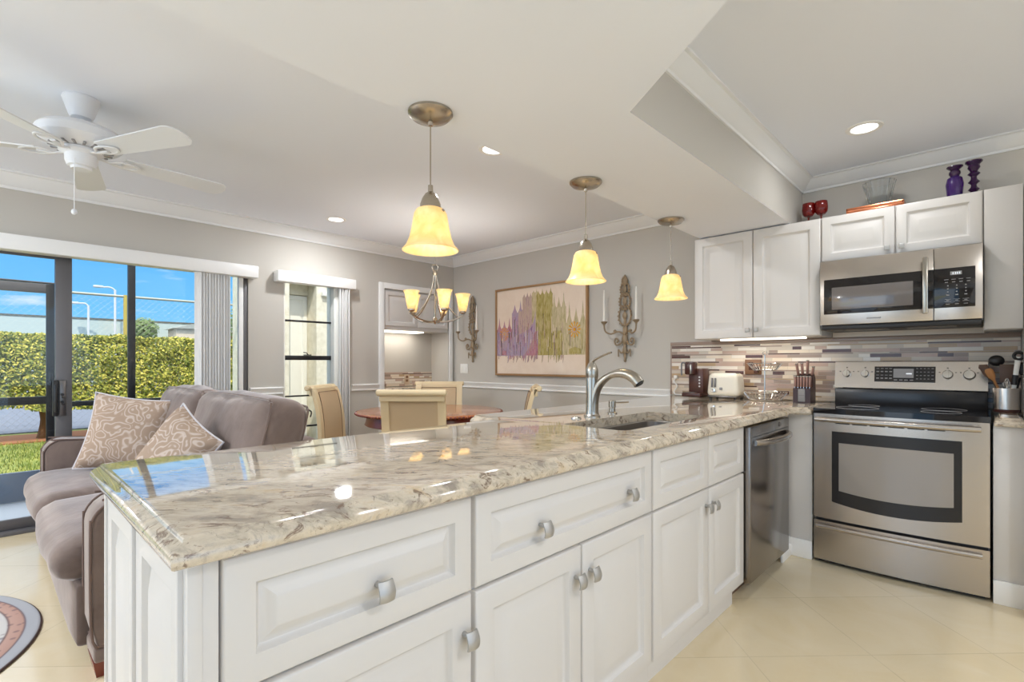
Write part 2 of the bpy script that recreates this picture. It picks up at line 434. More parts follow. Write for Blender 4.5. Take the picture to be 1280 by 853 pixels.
# window wall with three openings
D0, D1, DZ = -1.4, 1.65, 2.055
V0, V1, VZ0, VZ1 = 1.965, 2.57, .25, 2.0
P0, P1, PZ0, PZ1 = 3.05, 3.965, .86, 2.03
wl = MB()
for a, b_, z0, z1 in ((YS, D0, 0, ZC), (D0, D1, DZ, ZC), (D1, V0, 0, ZC), (V0, V1, 0, VZ0), (V0, V1, VZ1, ZC), (V1, P0, 0, ZC), (P0, P1, 0, PZ0), (P0, P1, PZ1, ZC), (P1, YW, 0, ZC)):
    wl.box(XW-WT, XW, a, b_, z0, z1)
struct('wall_west', wl, 'wall_paint')
struct('wall_north', MB().box(XW-WT, XE+WT, YW, YW+WT, 0, ZC+.1), 'wall_paint')
ws = MB()
for a, b_, z0, z1 in ((XW-WT, -4.0, 0, ZC), (-4.0, .2, 0, .2), (-4.0, .2, 2.40, ZC), (.2, XE+WT, 0, ZC)): ws.box(a, b_, YS-WT, YS, z0, z1)
struct('wall_south', ws, 'wall_paint')
we = MB()
for a, b_, z0, z1 in ((YS, -1.9, 0, ZC), (-1.9, 1.5, 0, .3), (-1.9, 1.5, 2.35, ZC), (1.5, YW, 0, ZC)): we.box(XE, XE+WT, a, b_, z0, z1)
struct('wall_east', we, 'wall_paint')
struct('ceiling', MB().box(XW-WT-.1, XE+WT, YS-WT, YW+WT, ZC, ZC+.15), 'ceiling_paint')
# dropped soffit over the peninsula with an open tray above the kitchen
def sof(u, v, a): return (u, v, a)
sp_ = [(SOFX, YS+.01), (SOFX, YW), (TRX, YW), (TRX, 1.675), (-.497, 1.334), (.25, .80), (XE, .80), (XE, YS+.01)]
sf = MB(); sf.prism(sp_, ZS, ZC, sof)
so = struct('ceiling_soffit', sf, ['ceiling_paint', 'wall_paint'], 'dropped white soffit with grey sides around the kitchen tray')
for p in so.data.polygons:
    if abs(p.normal.z) < .3 and p.center.x > SOFX+.01: p.material_index = 1

# crown, rails
def crown(mb, p0, p1, inward, size=.105):
    p0, p1, n = Vector(p0), Vector(p1), Vector(inward)
    prof = [(0, 0), (.012, 0), (.016, .016), (.030, .022), (.052, .050), (.078, .074), (.086, .090), (.104, .094), (.104, .105), (0, .105)]
    k = size/.105
    mb.prism(prof, 0, 1, lambda u, v, a: p0.lerp(p1, a)+n*(u*k)+Vector((0, 0, ZC-size+v*k)))
crown_w = MB(); crown(crown_w, (XW, YS, 0), (XW, YW, 0), (1, 0, 0)); struct('trim_1', crown_w, 'crown_paint', 'white crown moulding above the window wall')
crown_n = MB(); crown(crown_n, (XW, YW, 0), (SOFX, YW, 0), (0, -1, 0)); struct('trim_2', crown_n, 'crown_paint', 'white crown moulding above the painting')
crown_t = MB(); crown(crown_t, (TRX, YW, 0), (XE, YW, 0), (0, -1, 0), .085); crown(crown_t, (TRX, 1.675, 0), (TRX, YW, 0), (1, 0, 0), .085)
d_ = Vector((.747-.26, .534-.72+.0, 0)); crown(crown_t, (TRX, 1.675, 0), (.25, .80, 0), (.58, .81, 0), .085); struct('trim_3', crown_t, 'crown_paint', 'white crown moulding inside the kitchen tray ceiling')
RAIL = [(0, .886), (.012, .888), (.016, .898), (.010, .906), (.014, .925), (.024, .938), (.028, .950), (.022, .957), (0, .958)]
def rail(mb, p0, p1, n):
    p0, p1, n = Vector(p0), Vector(p1), Vector(n)
    mb.prism(RAIL, 0, 1, lambda u, v, a: p0.lerp(p1, a)+n*u+Vector((0, 0, v)))
rw = MB(); rail(rw, (XW, 1.66, 0), (XW, 1.955, 0), (1, 0, 0)); rail(rw, (XW, 2.66, 0), (XW, 2.985, 0), (1, 0, 0)); struct('trim_4', rw, 'white_trim', 'white chair rail on the window wall')
rn = MB(); rail(rn, (XW, YW, 0), (-1.985, YW, 0), (0, -1, 0)); struct('trim_5', rn, 'white_trim', 'white chair rail below the painting')
struct('baseboard_west', MB().box(XW, XW+.015, 1.66, YW, 0, .11, .004), 'white_trim')
struct('baseboard_north', MB().box(XW, -1.75, YW-.015, YW, 0, .11, .004), 'white_trim')

# ------------------------------------------------------------------ sliding door to the lanai
door = bpy.data.objects.new('door_1', None); COL.objects.link(door); door.location = (XW, .1, 0); ORG['door_1'] = (XW, .1, 0); door['kind'] = 'structure'; door['label'] = 'dark framed sliding glass door to the lanai'
fr_ = MB()
fr_.box(XW-.13, XW-.01, D0, D1, DZ-.06, DZ, .004); fr_.box(XW-.13, XW+.02, D0, D1, 0, .028, .004)
fr_.box(XW-.13, XW-.01, D1-.05, D1, .028, DZ-.06, .004); fr_.box(XW-.13, XW-.01, D0, D0+.05, .028, DZ-.06, .004)
fr_.build('door_frame', 'frame_grey', door)
lf = MB(); lf.box(XW-.075, XW-.02, .355, .447, .03, DZ-.06, .006); lf.box(XW-.06, XW-.03, D0+.05, .355, .03, .10, .004); lf.box(XW-.06, XW-.03, D0+.05, .355, DZ-.12, DZ-.06, .004)
leaf = lf.build('sliding_leaf_stile', 'frame_grey', door)
hd = MB(); hd.box(XW-.02, XW+.018, .338, .368, .80, 1.06, .006); hd.box(XW+.018, XW+.045, .345, .362, .83, 1.03, .008)
for z in (.90, .955): hd.cyl((XW+.0181, .39, z), (XW-.03, .39, z), .010)
hd.build('door_handle', ['black_plastic'], leaf)
lk = MB(); lk.box(XW-.022, XW-.008, .375, .412, .80, 1.06, .004)
for z in (.885, .935): lk.ball((XW-.006, .395, z), .008)
lk.build('lock_plate', 'steel_dark', leaf)
MB().box(XW-.047, XW-.043, D0+.05, .36, .10, DZ-.12).build('pane', 'pane_glass', door)
MB().box(XW-.097, XW-.093, .44, D1-.05, .03, DZ-.06).build('pane', 'pane_glass', door)

# valance over the sliding door, with its vertical blinds stacked open
tag(MB().box(XW+.001, XW+.115, D0-.1, 1.70, 1.945, 2.05, .006).build('window_valance', 'white_trim', org=(XW, .2, 1.945)), 'long white valance over the sliding glass door', 'valance')
vb = thing('vertical_blind', 'white vertical blinds stacked open beside the sliding glass door', 'blind', (XW+.07, 1.35, .03))
for i in range(11):
    y = 1.235+i*.022; a = math.radians(62+random.uniform(-6, 6))
    s_ = MB(); k = []
    for q in range(7):
        u = -.044+q*.0147; k.append((u, .006*(1-(u/.044)**2)))
    for q in range(6, -1, -1):
        u = -.044+q*.0147; k.append((u, .006*(1-(u/.044)**2)-.0012))
    s_.prism(k, .03, 1.945, lambda u, v, z: (XW+.065+u*math.cos(a)-v*math.sin(a), y+u*math.sin(a)*.55+v*math.cos(a)+i*.0, z))
    s_.build('slat', 'blind_white', vb)
tag(MB().box(XW-.0, XW+.03, 1.56, 1.60, .02, 1.945, .006).build('door_jamb_trim', 'white_trim', org=(XW, 1.58, 0)), 'white upright edge strip at the end of the sliding door', 'trim')

# ------------------------------------------------------------------ tall window with dark bars
win = bpy.data.objects.new('window_1', None); COL.objects.link(win); win.location = (XW, 2.27, VZ0); ORG['window_1'] = (XW, 2.27, VZ0); win['kind'] = 'structure'; win['label'] = 'tall narrow window with black bars in the dining corner'
f2 = MB()
f2.box(XW-WT, XW-.002, V0, V0+.012, VZ0, VZ1); f2.box(XW-WT, XW-.002, V1-.10, V1, VZ0, VZ1, .004); f2.box(XW-WT, XW-.002, V0, V1, VZ0, VZ0+.03)
f2.box(XW-.02, XW+.012, V1-.105, V1-.02, VZ0, VZ1, .005)
f2.build('window_frame', 'exterior_white', win)
sb = MB()
for z0, z1 in ((1.588, 1.606), (1.213, 1.257), (.852, .866), (.55, .565)): sb.box(XW-.10, XW-.06, V0+.012, V1-.10, z0, z1, .003)
sash = sb.build('sash_bars', 'frame_black', win)
lk = MB(); lk.box(XW-.062, XW-.03, 2.18, 2.25, 1.258, 1.268, .003); lk.tube([(XW-.045, 2.22, 1.268), (XW-.04, 2.20, 1.285), (XW-.035, 2.17, 1.288)], .005, 8)
lk.build('sash_lock', 'frame_black', sash)
MB().box(XW-.082, XW-.078, V0+.012, V1-.10, VZ0+.03, VZ1).build('pane', 'pane_glass', win)
tag(MB().box(XW+.001, XW+.11, 1.87, 2.66, 1.945, 2.045, .006).build('window_valance', 'white_trim', org=(XW, 2.27, 1.945)), 'short white valance over the tall narrow window', 'valance')
vb2 = thing('vertical_blind', 'white vertical blind stack hanging beside the tall narrow window', 'blind', (XW+.06, 2.55, .3))
for i in range(5):
    y = 2.50+i*.024
    s_ = MB(); s_.box(XW+.025, XW+.095, y-.004, y+.004, .10, 1.945, .003, rot=Rz(math.radians(random.uniform(-14, 4))))
    s_.build('slat', 'blind_white', vb2)

# ------------------------------------------------------------------ recessed bar niche
nb = MB(); ND = .34
nb.box(XW-ND-.05, XW-ND, P0-.3, P1+.3, .3, PZ1+.1); nb.box(XW-ND, XW-WT, P0-.05, P0, .3, PZ1+.1); nb.box(XW-ND, XW-WT, P1, P1+.05, .3, PZ1+.1); nb.box(XW-ND, XW-WT, P0, P1, PZ1, PZ1+.1)
struct('wall_niche', nb, 'wall_paint', 'recessed grey back of the bar niche')
tr_ = MB(); tr_.box(XW-.002, XW+.022, P0-.065, P0, .0, PZ1+.045, .006); tr_.box(XW-.002, XW+.022, P1, P1+.055, 0, PZ1+.045, .006); tr_.box(XW-.002, XW+.024, P0, P1, PZ1-.02, PZ1+.045, .006)
struct('trim_6', tr_, 'white_trim', 'white casing around the bar niche')
bc = thing('wall_cabinet', 'white overhead cabinet set into the bar niche behind the chandelier', 'cabinet', (XW-.16, 3.5, 1.56))
MB().box(XW-.335, XW-.012, P0+.001, P1-.001, 1.56, PZ1-.02, .002).build('body', 'cabinet_white', bc)
for a, b_ in ((P0+.012, P0+.45), (P0+.46, P1-.012)):
    MB().panel((XW-.012, a, 1.60), (0, 1, 0), (0, 0, 1), b_-a, PZ1-.04-1.60, .02, .045).build('door', 'cabinet_white', bc)
MB().box(XW-.30, XW-.10, P0+.06, P0+.62, 1.545, 1.559, .003).build('light_bar', 'strip_glow', bc)
lamp('AREA', 'niche_light', (XW-.2, 3.4, 1.54), 1.2, (1, .95, .88), (XW-.2, 3.4, 0), shape='RECTANGLE', size=.1, size_y=.5)
tag(MB().box(XW-ND+.008, XW+.03, P0+.004, P1-.004, .861, .90, .008).build('bar_worktop', 'granite', org=(XW-.2, 3.5, .86)), 'granite worktop in the bar niche behind the dining chairs', 'worktop')

# mosaic strips
TILE = [('tile_cream', (226, 212, 194), .25), ('tile_pink', (190, 164, 150), .2), ('tile_taupe', (160, 140, 128), .2), ('tile_brown', (84, 50, 46), .15), ('tile_greige', (204, 192, 178), .25), ('tile_white', (232, 224, 214), .12), ('tile_tan', (186, 160, 128), .2)]
for n_, c_, r_ in TILE: mat(n_, rgb(*c_), r_)
TN = ['grout']+[x[0] for x in TILE]
def mosaic(mb, length, height, put, seed, lo=.05, hi=.22):
    """rows of random strips; put(u0,u1,z0,z1,depth,material)"""
    rn_ = random.Random(seed); z = .002; row = 0
    while z < height-.006:
        thin = row % 3 == 1; h_ = .0105 if thin else rn_.choice((.021, .024, .026)); h_ = min(h_, height-z-.001); u = -rn_.uniform(0, .1)
        while u < length:
            w_ = rn_.uniform(.12, .34) if thin else rn_.uniform(lo, hi)
            if thin: k = rn_.choices((1, 2, 3, 4, 5, 7), (1, 3, 4, 4.5, 1, 2))[0]
            else: k = rn_.choices((1, 2, 3, 4, 5, 6, 7), (7, 4.5, 3, 1.5, 5, 4, 1.5))[0]
            a, b_ = max(u, .001), min(u+w_-.002, length-.001)
            if b_-a > .006: put(a, b_, z, z+h_-.002, .0075+.0012*rn_.random(), k)
            u += w_
        z += h_; row += 1
mo = MB(); mo.box(XW-ND, XW-ND+.006, P0+.001, P1-.001, .901, 1.075)
mosaic(mo, P1-P0, .172, lambda a, b_, z0, z1, d, k: mo.box(XW-ND+.001, XW-ND+d, P0+a, P0+b_, .902+z0, .902+z1, m=k), 5)
struct('wall_niche_tiles', mo, TN, 'brown mosaic tile strip at the back of the bar niche')
for y, n_ in ((3.16, 'nearest the white casing'), (3.58, 'nearest the middle of the niche')):
    o = thing('wall_outlet', 'beige outlet on the niche mosaic, '+n_, 'outlet', (XW-ND+.012, y, .99), 0, 'outlets in the bar niche')
    MB().box(XW-ND+.010, XW-ND+.016, y-.036, y+.036, .925, 1.045, .003).build('cover_plate', 'outlet_beige', o)
    q = MB()
    for z in (.955, 1.0): q.box(XW-ND+.0155, XW-ND+.019, y-.017, y+.017, z, z+.03, .002)
    q.build('socket', 'tan_outlet', o)

# ================================================================== KITCHEN BASE
XF = -.90                                      # cabinet face, fronts stand 20 mm proud of the carcass
YP = .238                                     # end of the peninsula
XB = -1.615
XK = XF-.02
GRP = 'peninsula base cabinets'
def knob(y, z, parent, nrm=(1, 0, 0), x=XF):
    """bent pewter tab pull on a short stem, standing on a +x face"""
    mb = MB(); mb.cyl((x, y-.006, z+.008), (x+.020, y-.006, z+.008), .0065, .0055, 12)
    vs = []; fs = []; nu, nv = 6, 7
    for side in (0, 1):
        for j in range(nv):
            tv = j/(nv-1)
            for i in range(nu):
                tu = i/(nu-1)-.5
                hw = .036*(1.0-.10*abs(tv-.45))
                xx = x+.021+.010*math.sin(tv*PI*.75)+(.004 if side else 0)-.004*(2*tu)**2
                vs.append((xx, y+tu*hw, z+.019-tv*.040))
    n_ = nu*nv
    for j in range(nv-1):
        for i in range(nu-1):
            a = j*nu+i; fs += [(a, a+1, a+nu+1, a+nu), (n_+a, n_+a+nu, n_+a+nu+1, n_+a+1)]
    ed = [i for i in range(nu)]+[j*nu+nu-1 for j in range(1, nv)]+[(nv-1)*nu+i for i in range(nu-2, -1, -1)]+[j*nu for j in range(nv-2, 0, -1)]
    for i in range(len(ed)): a, b_ = ed[i], ed[(i+1) % len(ed)]; fs.append((a, b_, n_+b_, n_+a))
    mb.add(vs, fs, 0, True)
    return mb.build('knob', 'pewter', parent)
def front(parent, name, y0, y1, z0, z1, fw=.06):
    return MB().panel((XK, y0, z0), (0, 1, 0), (0, 0, 1), y1-y0, z1-z0, .02, fw).build(name, 'cabinet_white', parent)
def carcass(root, y0, y1):
    MB().box(XB+.02, XK, y0, y1, .075, .872, .001).build('body', 'cabinet_white', root)
    MB().box(XB+.05, XF-.022, y0, y1, 0, .075).build('toe_kick', 'cabinet_white', root)
ZT, ZM = .862, .632
# first unit: one drawer over one door; carries the panelled end
c1 = thing('base_cabinet', 'white base cabinet at the open end of the peninsula with one drawer and panelled end', 'cabinet', (-1.25, .53, 0), 0, GRP)
carcass(c1, YP+.02, .812)
d = front(c1, 'drawer', (.266), .806, ZM+.004, ZT); knob(.555, .725, d)
d = front(c1, 'door', .266, .806, .080, ZM-.004); knob(.786, .535, d)
MB().box(XK, XF-.004, YP, .262, .075, ZT, .002).build('face_stile', 'cabinet_white', c1)
MB().box(XF-.03, XF+.0, .2165, YP-.0, 0, .872, .002).build('corner_post', 'cabinet_white', c1)
ep = MB(); ep.box(XB, XF-.03, YP-.006, YP+.02, 0, .872)
for x0, x1 in ((-1.612, -1.29), (-1.272, -.935)):
    ep.panel((x0, YP-.006, .02), (1, 0, 0), (0, 0, 1), x1-x0, .835, .018, .055)
for x in (-1.615, -1.287, -.935): ep.box(x, x+.012, YP-.03, YP-.006, 0, .872, .004)
ep.build('end_panel', 'cabinet_white', c1)
# second unit
c2 = thing('base_cabinet', 'white base cabinet with one wide two-knob drawer over a pair of doors', 'cabinet', (-1.25, 1.25, 0), 0, GRP)
carcass(c2, .8125, 1.6945)
d = front(c2, 'drawer', .818, 1.688, ZM+.004, ZT); knob(1.062, .728, d); knob(1.525, .735, d)
d = front(c2, 'door', .818, 1.250, .080, ZM-.004); knob(1.222, .535, d)
d = front(c2, 'door', 1.256, 1.688, .080, ZM-.004); knob(1.296, .535, d)
# third unit: sink base
c3 = thing('base_cabinet', 'white sink base cabinet next to the dishwasher with two knobless drawer fronts', 'cabinet', (-1.25, 2.17, 0), 0, GRP)
MB().box(XB+.02, XK, 1.695, 2.635, .075, .64, .001).build('body', 'cabinet_white', c3)
MB().box(XK-.02, XK, 1.695, 2.635, .64, .872).build('front_rail', 'cabinet_white', c3)
MB().box(XB+.05, XF-.022, 1.695, 2.53, 0, .075).build('toe_kick', 'cabinet_white', c3)
front(c3, 'drawer_front', 1.70, 2.196, ZM+.004, ZT); front(c3, 'drawer_front', 2.202, 2.63, ZM+.004, ZT)
d = front(c3, 'door', 1.70, 2.196, .080, ZM-.004); knob(2.165, .555, d)
d = front(c3, 'door', 2.202, 2.63, .080, ZM-.004); knob(2.237, .555, d)
# dishwasher
dw = thing('dishwasher', 'stainless dishwasher between the sink cabinet and the corner', 'dishwasher', (-1.2, 2.97, 0))
MB().box(XB+.1, XK-.005, 2.642, 3.30, .1, .866).build('body', 'steel_dark', dw)
dd = MB().box(XK-.004, XF+.028, 2.645, 3.298, .075, .862, .006).build('door', 'stainless_dark', dw)
hp = [(XF+.03, 2.70, .775)]+[(XF+.03+.055*math.sin(PI*i/12)**.6, 2.70+.55*i/12, .775) for i in range(1, 12)]+[(XF+.03, 3.25, .775)]
MB().tube(hp, .016, 12).build('handle', 'stainless', dd)
MB().lathe([(0, .004), (.012, .003), (.013, 0)], (XF+.028, 3.12, .835), 16, axis='x').build('badge', 'steel_dark', dd)
MB().box(XF+.0275, XF+.0295, 2.66, 3.285, .805, .8075).build('control_seam', 'black_plastic', dd)
MB().box(XB+.1, XF-.06, 2.535, 3.24, 0, .073).build('toe_panel', 'toe_wood', dw)
# corner filler and narrow right-hand unit
cf = thing('corner_filler', 'white corner filler panel between dishwasher and range', 'cabinet panel', (-.85, 3.42, 0))
MB().box(XK, -.782, 3.44, 3.50, 0, .872, .002).build('panel', 'cabinet_white', cf)
MB().box(XK, -.782, 3.425, 3.44, 0, .11, .004).build('base_strip', 'white_trim', cf)
MB().box(XK-.02, XF-.007, 3.305, 3.424, .0, .872, .002).build('end_post', 'cabinet_white', cf)
MB().box(XF-.006, XF+.008, 3.25, 3.44, 0, .07, .003).build('post_base_strip', 'white_trim', cf)
cr = thing('base_cabinet', 'narrow white base cabinet on the far side of the range below the utensil crock', 'cabinet', (.08, 3.7, 0))
MB().box(.004, .118, 3.44, YW, 0, .872, .002).build('body', 'cabinet_white', cr)
MB().box(.004, .118, 3.422, 3.44, 0, .115, .004).build('base_strip', 'white_trim', cr)
tag(MB().box(.121, .16, 3.30, YW, 0, 2.15, .003).build('tall_side_panel', 'cabinet_white', org=(.14, 3.7, 0)), 'tall white side panel closing the right end of the kitchen run', 'cabinet panel')

# ------------------------------------------------------------------ granite worktop with a sink cut-out
CZ0, CZ1 = .872, .915
SK = (-1.36, -1.04, 1.735, 2.515)              # sink opening
def offset_poly(poly, d):
    k = len(poly); o = []
    for i in range(k):
        p0, p1, p2 = Vector(poly[i-1]), Vector(poly[i]), Vector(poly[(i+1) % k])
        a = (p1-p0).normalized(); b_ = (p2-p1).normalized(); na = Vector((-a.y, a.x)); nb_ = Vector((-b_.y, b_.x))
        bis = (na+nb_); bis = bis.normalized() if bis.length > 1e-6 else na
        o.append(p1+bis*(d/max(.35, bis.dot(na))))
    return o
def rrect(x0, x1, y0, y1, r, n=5):
    o = []
    for cx, cy, a0 in ((x1-r, y1-r, 0), (x0+r, y1-r, PI/2), (x0+r, y0+r, PI), (x1-r, y0+r, 3*PI/2)):
        o += [(cx+r*math.cos(a0+PI/2*i/n), cy+r*math.sin(a0+PI/2*i/n)) for i in range(n+1)]
    return o
EDGE = [(.006, CZ0), (.001, CZ0+.004), (0, CZ0+.012), (.001, CZ0+.020), (.007, CZ0+.0275), (.018, CZ0+.0345), (.020, CZ0+.037), (.0205, CZ0+.0395), (.023, CZ0+.0422), (.027, CZ1)]
def slab(poly, hole=None, back=()):
    """poly counter-clockwise; edge profile all round"""
    mb = MB(); k = len(poly); vs = []; fs = []; loops = []
    for d, z in EDGE:
        lp = offset_poly(poly, d); loops.append(lp); vs += [(p.x, p.y, z) for p in lp]
    for i in range(len(EDGE)-1):
        for j in range(k): fs.append((i*k+j, i*k+(j+1) % k, (i+1)*k+(j+1) % k, (i+1)*k+j))
    mb.add(vs, fs, 0, True)
    for z, lp, hl in ((CZ1, loops[-1], hole), (CZ0, loops[0], hole)):
        bm = bmesh.new(); es = []
        for pl in ([lp, hl] if hl else [lp]):
            bv = [bm.verts.new((p[0], p[1], z)) for p in pl]; es += [bm.edges.new((bv[i], bv[(i+1) % len(bv)])) for i in range(len(bv))]
        bmesh.ops.triangle_fill(bm, use_beauty=True, use_dissolve=False, edges=es)
        mb.addbm(bm, 0, False)
    if hole:
        h = [(p[0], p[1], CZ1) for p in hole]+[(p[0], p[1], CZ0) for p in hole]; n_ = len(hole)
        mb.add(h, [(i, (i+1) % n_, n_+(i+1) % n_, n_+i) for i in range(n_)], 0, True)
    return mb
poly = [(-.868, .188), (-.868, 3.34), (-.845, 3.385), (-.782, 3.405), (-.782, YW-.001), (-1.955, YW-.001)]
poly += [(-1.955+.0, 1.80)]+[(-1.855+.10*math.cos(a), 1.78+.10*math.sin(a)) for a in [PI+PI/2*i/6 for i in range(0, 7)]]+[(-1.745, 1.66), (-1.735, 1.63), (-1.73, 1.60)]
poly += [(-1.73, .193)]
tag(slab(poly, rrect(SK[0], SK[1], SK[2], SK[3], .035)).build('granite_countertop', 'granite', org=(-1.3, 2, CZ0), angle=50), 'long speckled beige granite countertop of the peninsula and corner', 'countertop')
poly2 = [(.006, 3.405), (.1195, 3.405), (.1195, YW-.001), (.006, YW-.001)]
tag(slab(poly2).build('granite_countertop', 'granite', org=(.08, 3.7, CZ0), angle=50), 'small piece of granite countertop under the utensil crock', 'countertop')
# sink
sk = thing('kitchen_sink', 'undermount stainless sink set in the granite peninsula', 'sink', (-1.2, 2.12, .70))
o_ = rrect(SK[0]-.012, SK[1]+.012, SK[2]-.012, SK[3]+.012, .05); i_ = rrect(SK[0]+.006, SK[1]-.006, SK[2]+.006, SK[3]-.006, .06)
mb = MB(); n_ = len(o_); lv = [(o_, .871), (i_, .871-.002), (rrect(SK[0]+.012, SK[1]-.012, SK[2]+.012, SK[3]-.012, .06), .70), (rrect(SK[0]+.05, SK[1]-.05, SK[2]+.05, SK[3]-.05, .05), .672)]
oo = (lambda d: rrect(SK[0]+d, SK[1]-d, SK[2]+d, SK[3]-d, .05))
o_ = oo(-.012); lv = [(oo(-.012), .871), (oo(-.002), .871), (oo(.004), .866), (oo(.010), .70), (oo(.03), .675), (oo(.10), .672)]
vs = [(p[0], p[1], z) for pl, z in lv for p in pl]; fs = []
for i in range(len(lv)-1):
    for j in range(n_): fs.append((i*n_+j, i*n_+(j+1) % n_, (i+1)*n_+(j+1) % n_, (i+1)*n_+j))
fs.append(tuple((len(lv)-1)*n_+j for j in range(n_)))
mb.add(vs, fs, 0, True); mb.build('basin', 'sink_steel', sk)
MB().lathe([(0, .674), (.03, .6745), (.045, .678), (.048, .673)], (-1.2, 2.12, 0), 24).build('drain', 'chrome', sk)
# faucet
fx, fy = -1.442, 2.09
fc = thing('kitchen_faucet', 'tall brushed nickel faucet with pull-out spout behind the sink', 'faucet', (fx, fy, CZ1))
MB().lathe([(0, CZ1), (.041, CZ1), (.041, CZ1+.006), (.034, CZ1+.012), (.0305, CZ1+.03), (.0295, CZ1+.10), (.030, CZ1+.19), (.029, CZ1+.195), (.031, CZ1+.20), (.031, CZ1+.232), (.026, CZ1+.25), (.018, CZ1+.265), (.010, CZ1+.275), (0, CZ1+.277)], (fx, fy, 0), 28).build('body', 'nickel', fc)
spt = smooth_path([(fx+.004, fy, CZ1+.015), (fx+.010, fy, CZ1+.08), (fx+.030, fy, CZ1+.140), (fx+.070, fy, CZ1+.185), (fx+.125, fy, CZ1+.213), (fx+.185, fy, CZ1+.217), (fx+.235, fy, CZ1+.198), (fx+.262, fy, CZ1+.170)], 5)
sr = []
for i in range(len(spt)):
    q = i/(len(spt)-1)
    sr.append(.029-.012*min(1, q/.5) if q < .55 else .017+.010*math.sin((q-.55)/.45*PI*.62))
MB().tube(spt, sr, 16).build('spout', 'nickel', fc)
MB().tube([(fx+.262, fy, CZ1+.1705), (fx+.265, fy, CZ1+.166)], [.019, .018], 16).build('spray_nozzle', 'black_plastic', fc)
lv_ = smooth_path([(fx-.003, fy, CZ1+.268), (fx+.02, fy, CZ1+.285), (fx+.06, fy, CZ1+.302), (fx+.095, fy, CZ1+.314), (fx+.112, fy, CZ1+.318)], 5)
MB().tube(lv_, [.010-.003*i/(len(lv_)-1) for i in range(len(lv_))], 12, flat=.7).build('lever', 'nickel', fc)
# soap pump, hole cover
sx_, sy_ = -1.452, 2.29
sd = thing('soap_dispenser', 'small brushed nickel soap pump beside the faucet', 'soap dispenser', (sx_, sy_, CZ1))
MB().lathe([(0, CZ1), (.026, CZ1), (.026, CZ1+.005), (.017, CZ1+.010), (.016, CZ1+.03), (.019, CZ1+.034), (.019, CZ1+.066), (.016, CZ1+.070), (0, CZ1+.071)], (sx_, sy_, 0), 22).build('body', 'nickel', sd)
MB().tube(smooth_path([(sx_, sy_, CZ1+.058), (sx_+.04, sy_+.01, CZ1+.060), (sx_+.085, sy_+.02, CZ1+.064)], 4), .0045, 8).build('spout', 'nickel', sd)
tag(MB().lathe([(0, CZ1+.006), (.010, CZ1+.006), (.012, CZ1+.010), (.018, CZ1+.009), (.024, CZ1+.004), (.025, CZ1)], (-1.44, 1.955, 0), 22).build('sink_hole_cover', 'chrome', org=(-1.44, 1.955, CZ1)), 'small flat chrome hole cover left of the faucet base', 'hole cover')

# ------------------------------------------------------------------ range
RX0, RX1, RY = -.774, -.004, 3.437
rg = thing('electric_range', 'stainless electric range with black glass top and windowed oven door', 'stove', (-.389, 3.7, 0))
MB().box(RX0+.004, RX1-.004, RY+.03, YW-.03, .03, .893).build('body', 'steel_dark', rg)
bt = MB().box(RX0, RX1, RY-.01, YW-.11, .893, .905, .003)
def bow(x): return -.028*(1-((x-(RX0+RX1)/2)/((RX1-RX0)/2))**2)
ct = [(RX0+(RX1-RX0)*i/12, RY-.018+bow(RX0+(RX1-RX0)*i/12)) for i in range(13)]
pl = ct+[(RX1, YW-.115), (RX0, YW-.115)]
cook = MB(); cook.prism(pl, .886, .915)
ck = cook.build('cooktop', 'black_glass', rg); 
for x, y, r in ((-.58, 3.58, .105), (-.20, 3.58, .085), (-.58, 3.80, .08), (-.20, 3.80, .10)):
    MB().torus((x, y, .9152), r, .0012, n=40, k=6).build('burner_ring', 'print_grey', ck)
# oven door
OD = RY-.012
od = MB()
xs = [RX0+.003+(RX1-RX0-.006)*i/16 for i in range(17)]
prof = [(x, OD+bow(x)*.75) for x in xs]+[(RX1-.003, RY+.028), (RX0+.003, RY+.028)]
od.prism(prof, .268, .884)
odo = od.build('oven_door', 'stainless', rg)
def face_y(x, k=.75): return OD+bow(x)*k
# black window border with a curved bottom, and the grey glass inside it
wx0, wx1 = -.677, -.109
def sheet(mb, x0, x1, zt, zb, off, n=16, m=0, th=.0025):
    """thin bowed plate following the door; zb may be a function of t"""
    vs = []; fs = []
    for i in range(n+1):
        t_ = i/n; x = x0+(x1-x0)*t_; y = face_y(x)-off; zz = zb(t_) if callable(zb) else zb
        vs += [(x, y, zt), (x, y, zz), (x, y+th, zt), (x, y+th, zz)]
    for i in range(n):
        a = i*4; b_ = a+4; fs += [(a, a+1, b_+1, b_), (a+2, b_+2, b_+3, a+3), (a, b_, b_+2, a+2), (a+1, a+3, b_+3, b_+1)]
    fs += [(0, 2, 3, 1), (n*4, n*4+1, n*4+3, n*4+2)]
    mb.add(vs, fs, m, True); return mb
wb = sheet(MB(), wx0, wx1, .784, lambda t_: .374-.030*(1-(2*t_-1)**2), .002).build('window_border', 'black_enamel', odo)
mat('oven_glass', rgb(150, 143, 137), .14, spec=.6, coat=.6)
sheet(MB(), -.641, -.141, .719, lambda t_: .443-.020*(1-(2*t_-1)**2), .0045).build('window_glass', 'oven_glass', wb)
vt = MB()
for i in range(6): sheet(vt, RX0+.115+i*.083, RX0+.185+i*.083, .836, .829, .0015, 4)
vt.build('vent_slots', 'black_plastic', odo)
hb = MB(); hpts = [(RX0+.02+(RX1-RX0-.055)*i/14, face_y(RX0+.02+(RX1-RX0-.055)*i/14)-.048, .853) for i in range(15)]
hb.tube(hpts, .0145, 12)
for x in (RX0+.035, RX1-.05): hb.cyl((x, face_y(x)+.002, .853), (x, face_y(x)-.05, .853), .011, n=12)
hb.build('handle', 'stainless', odo)
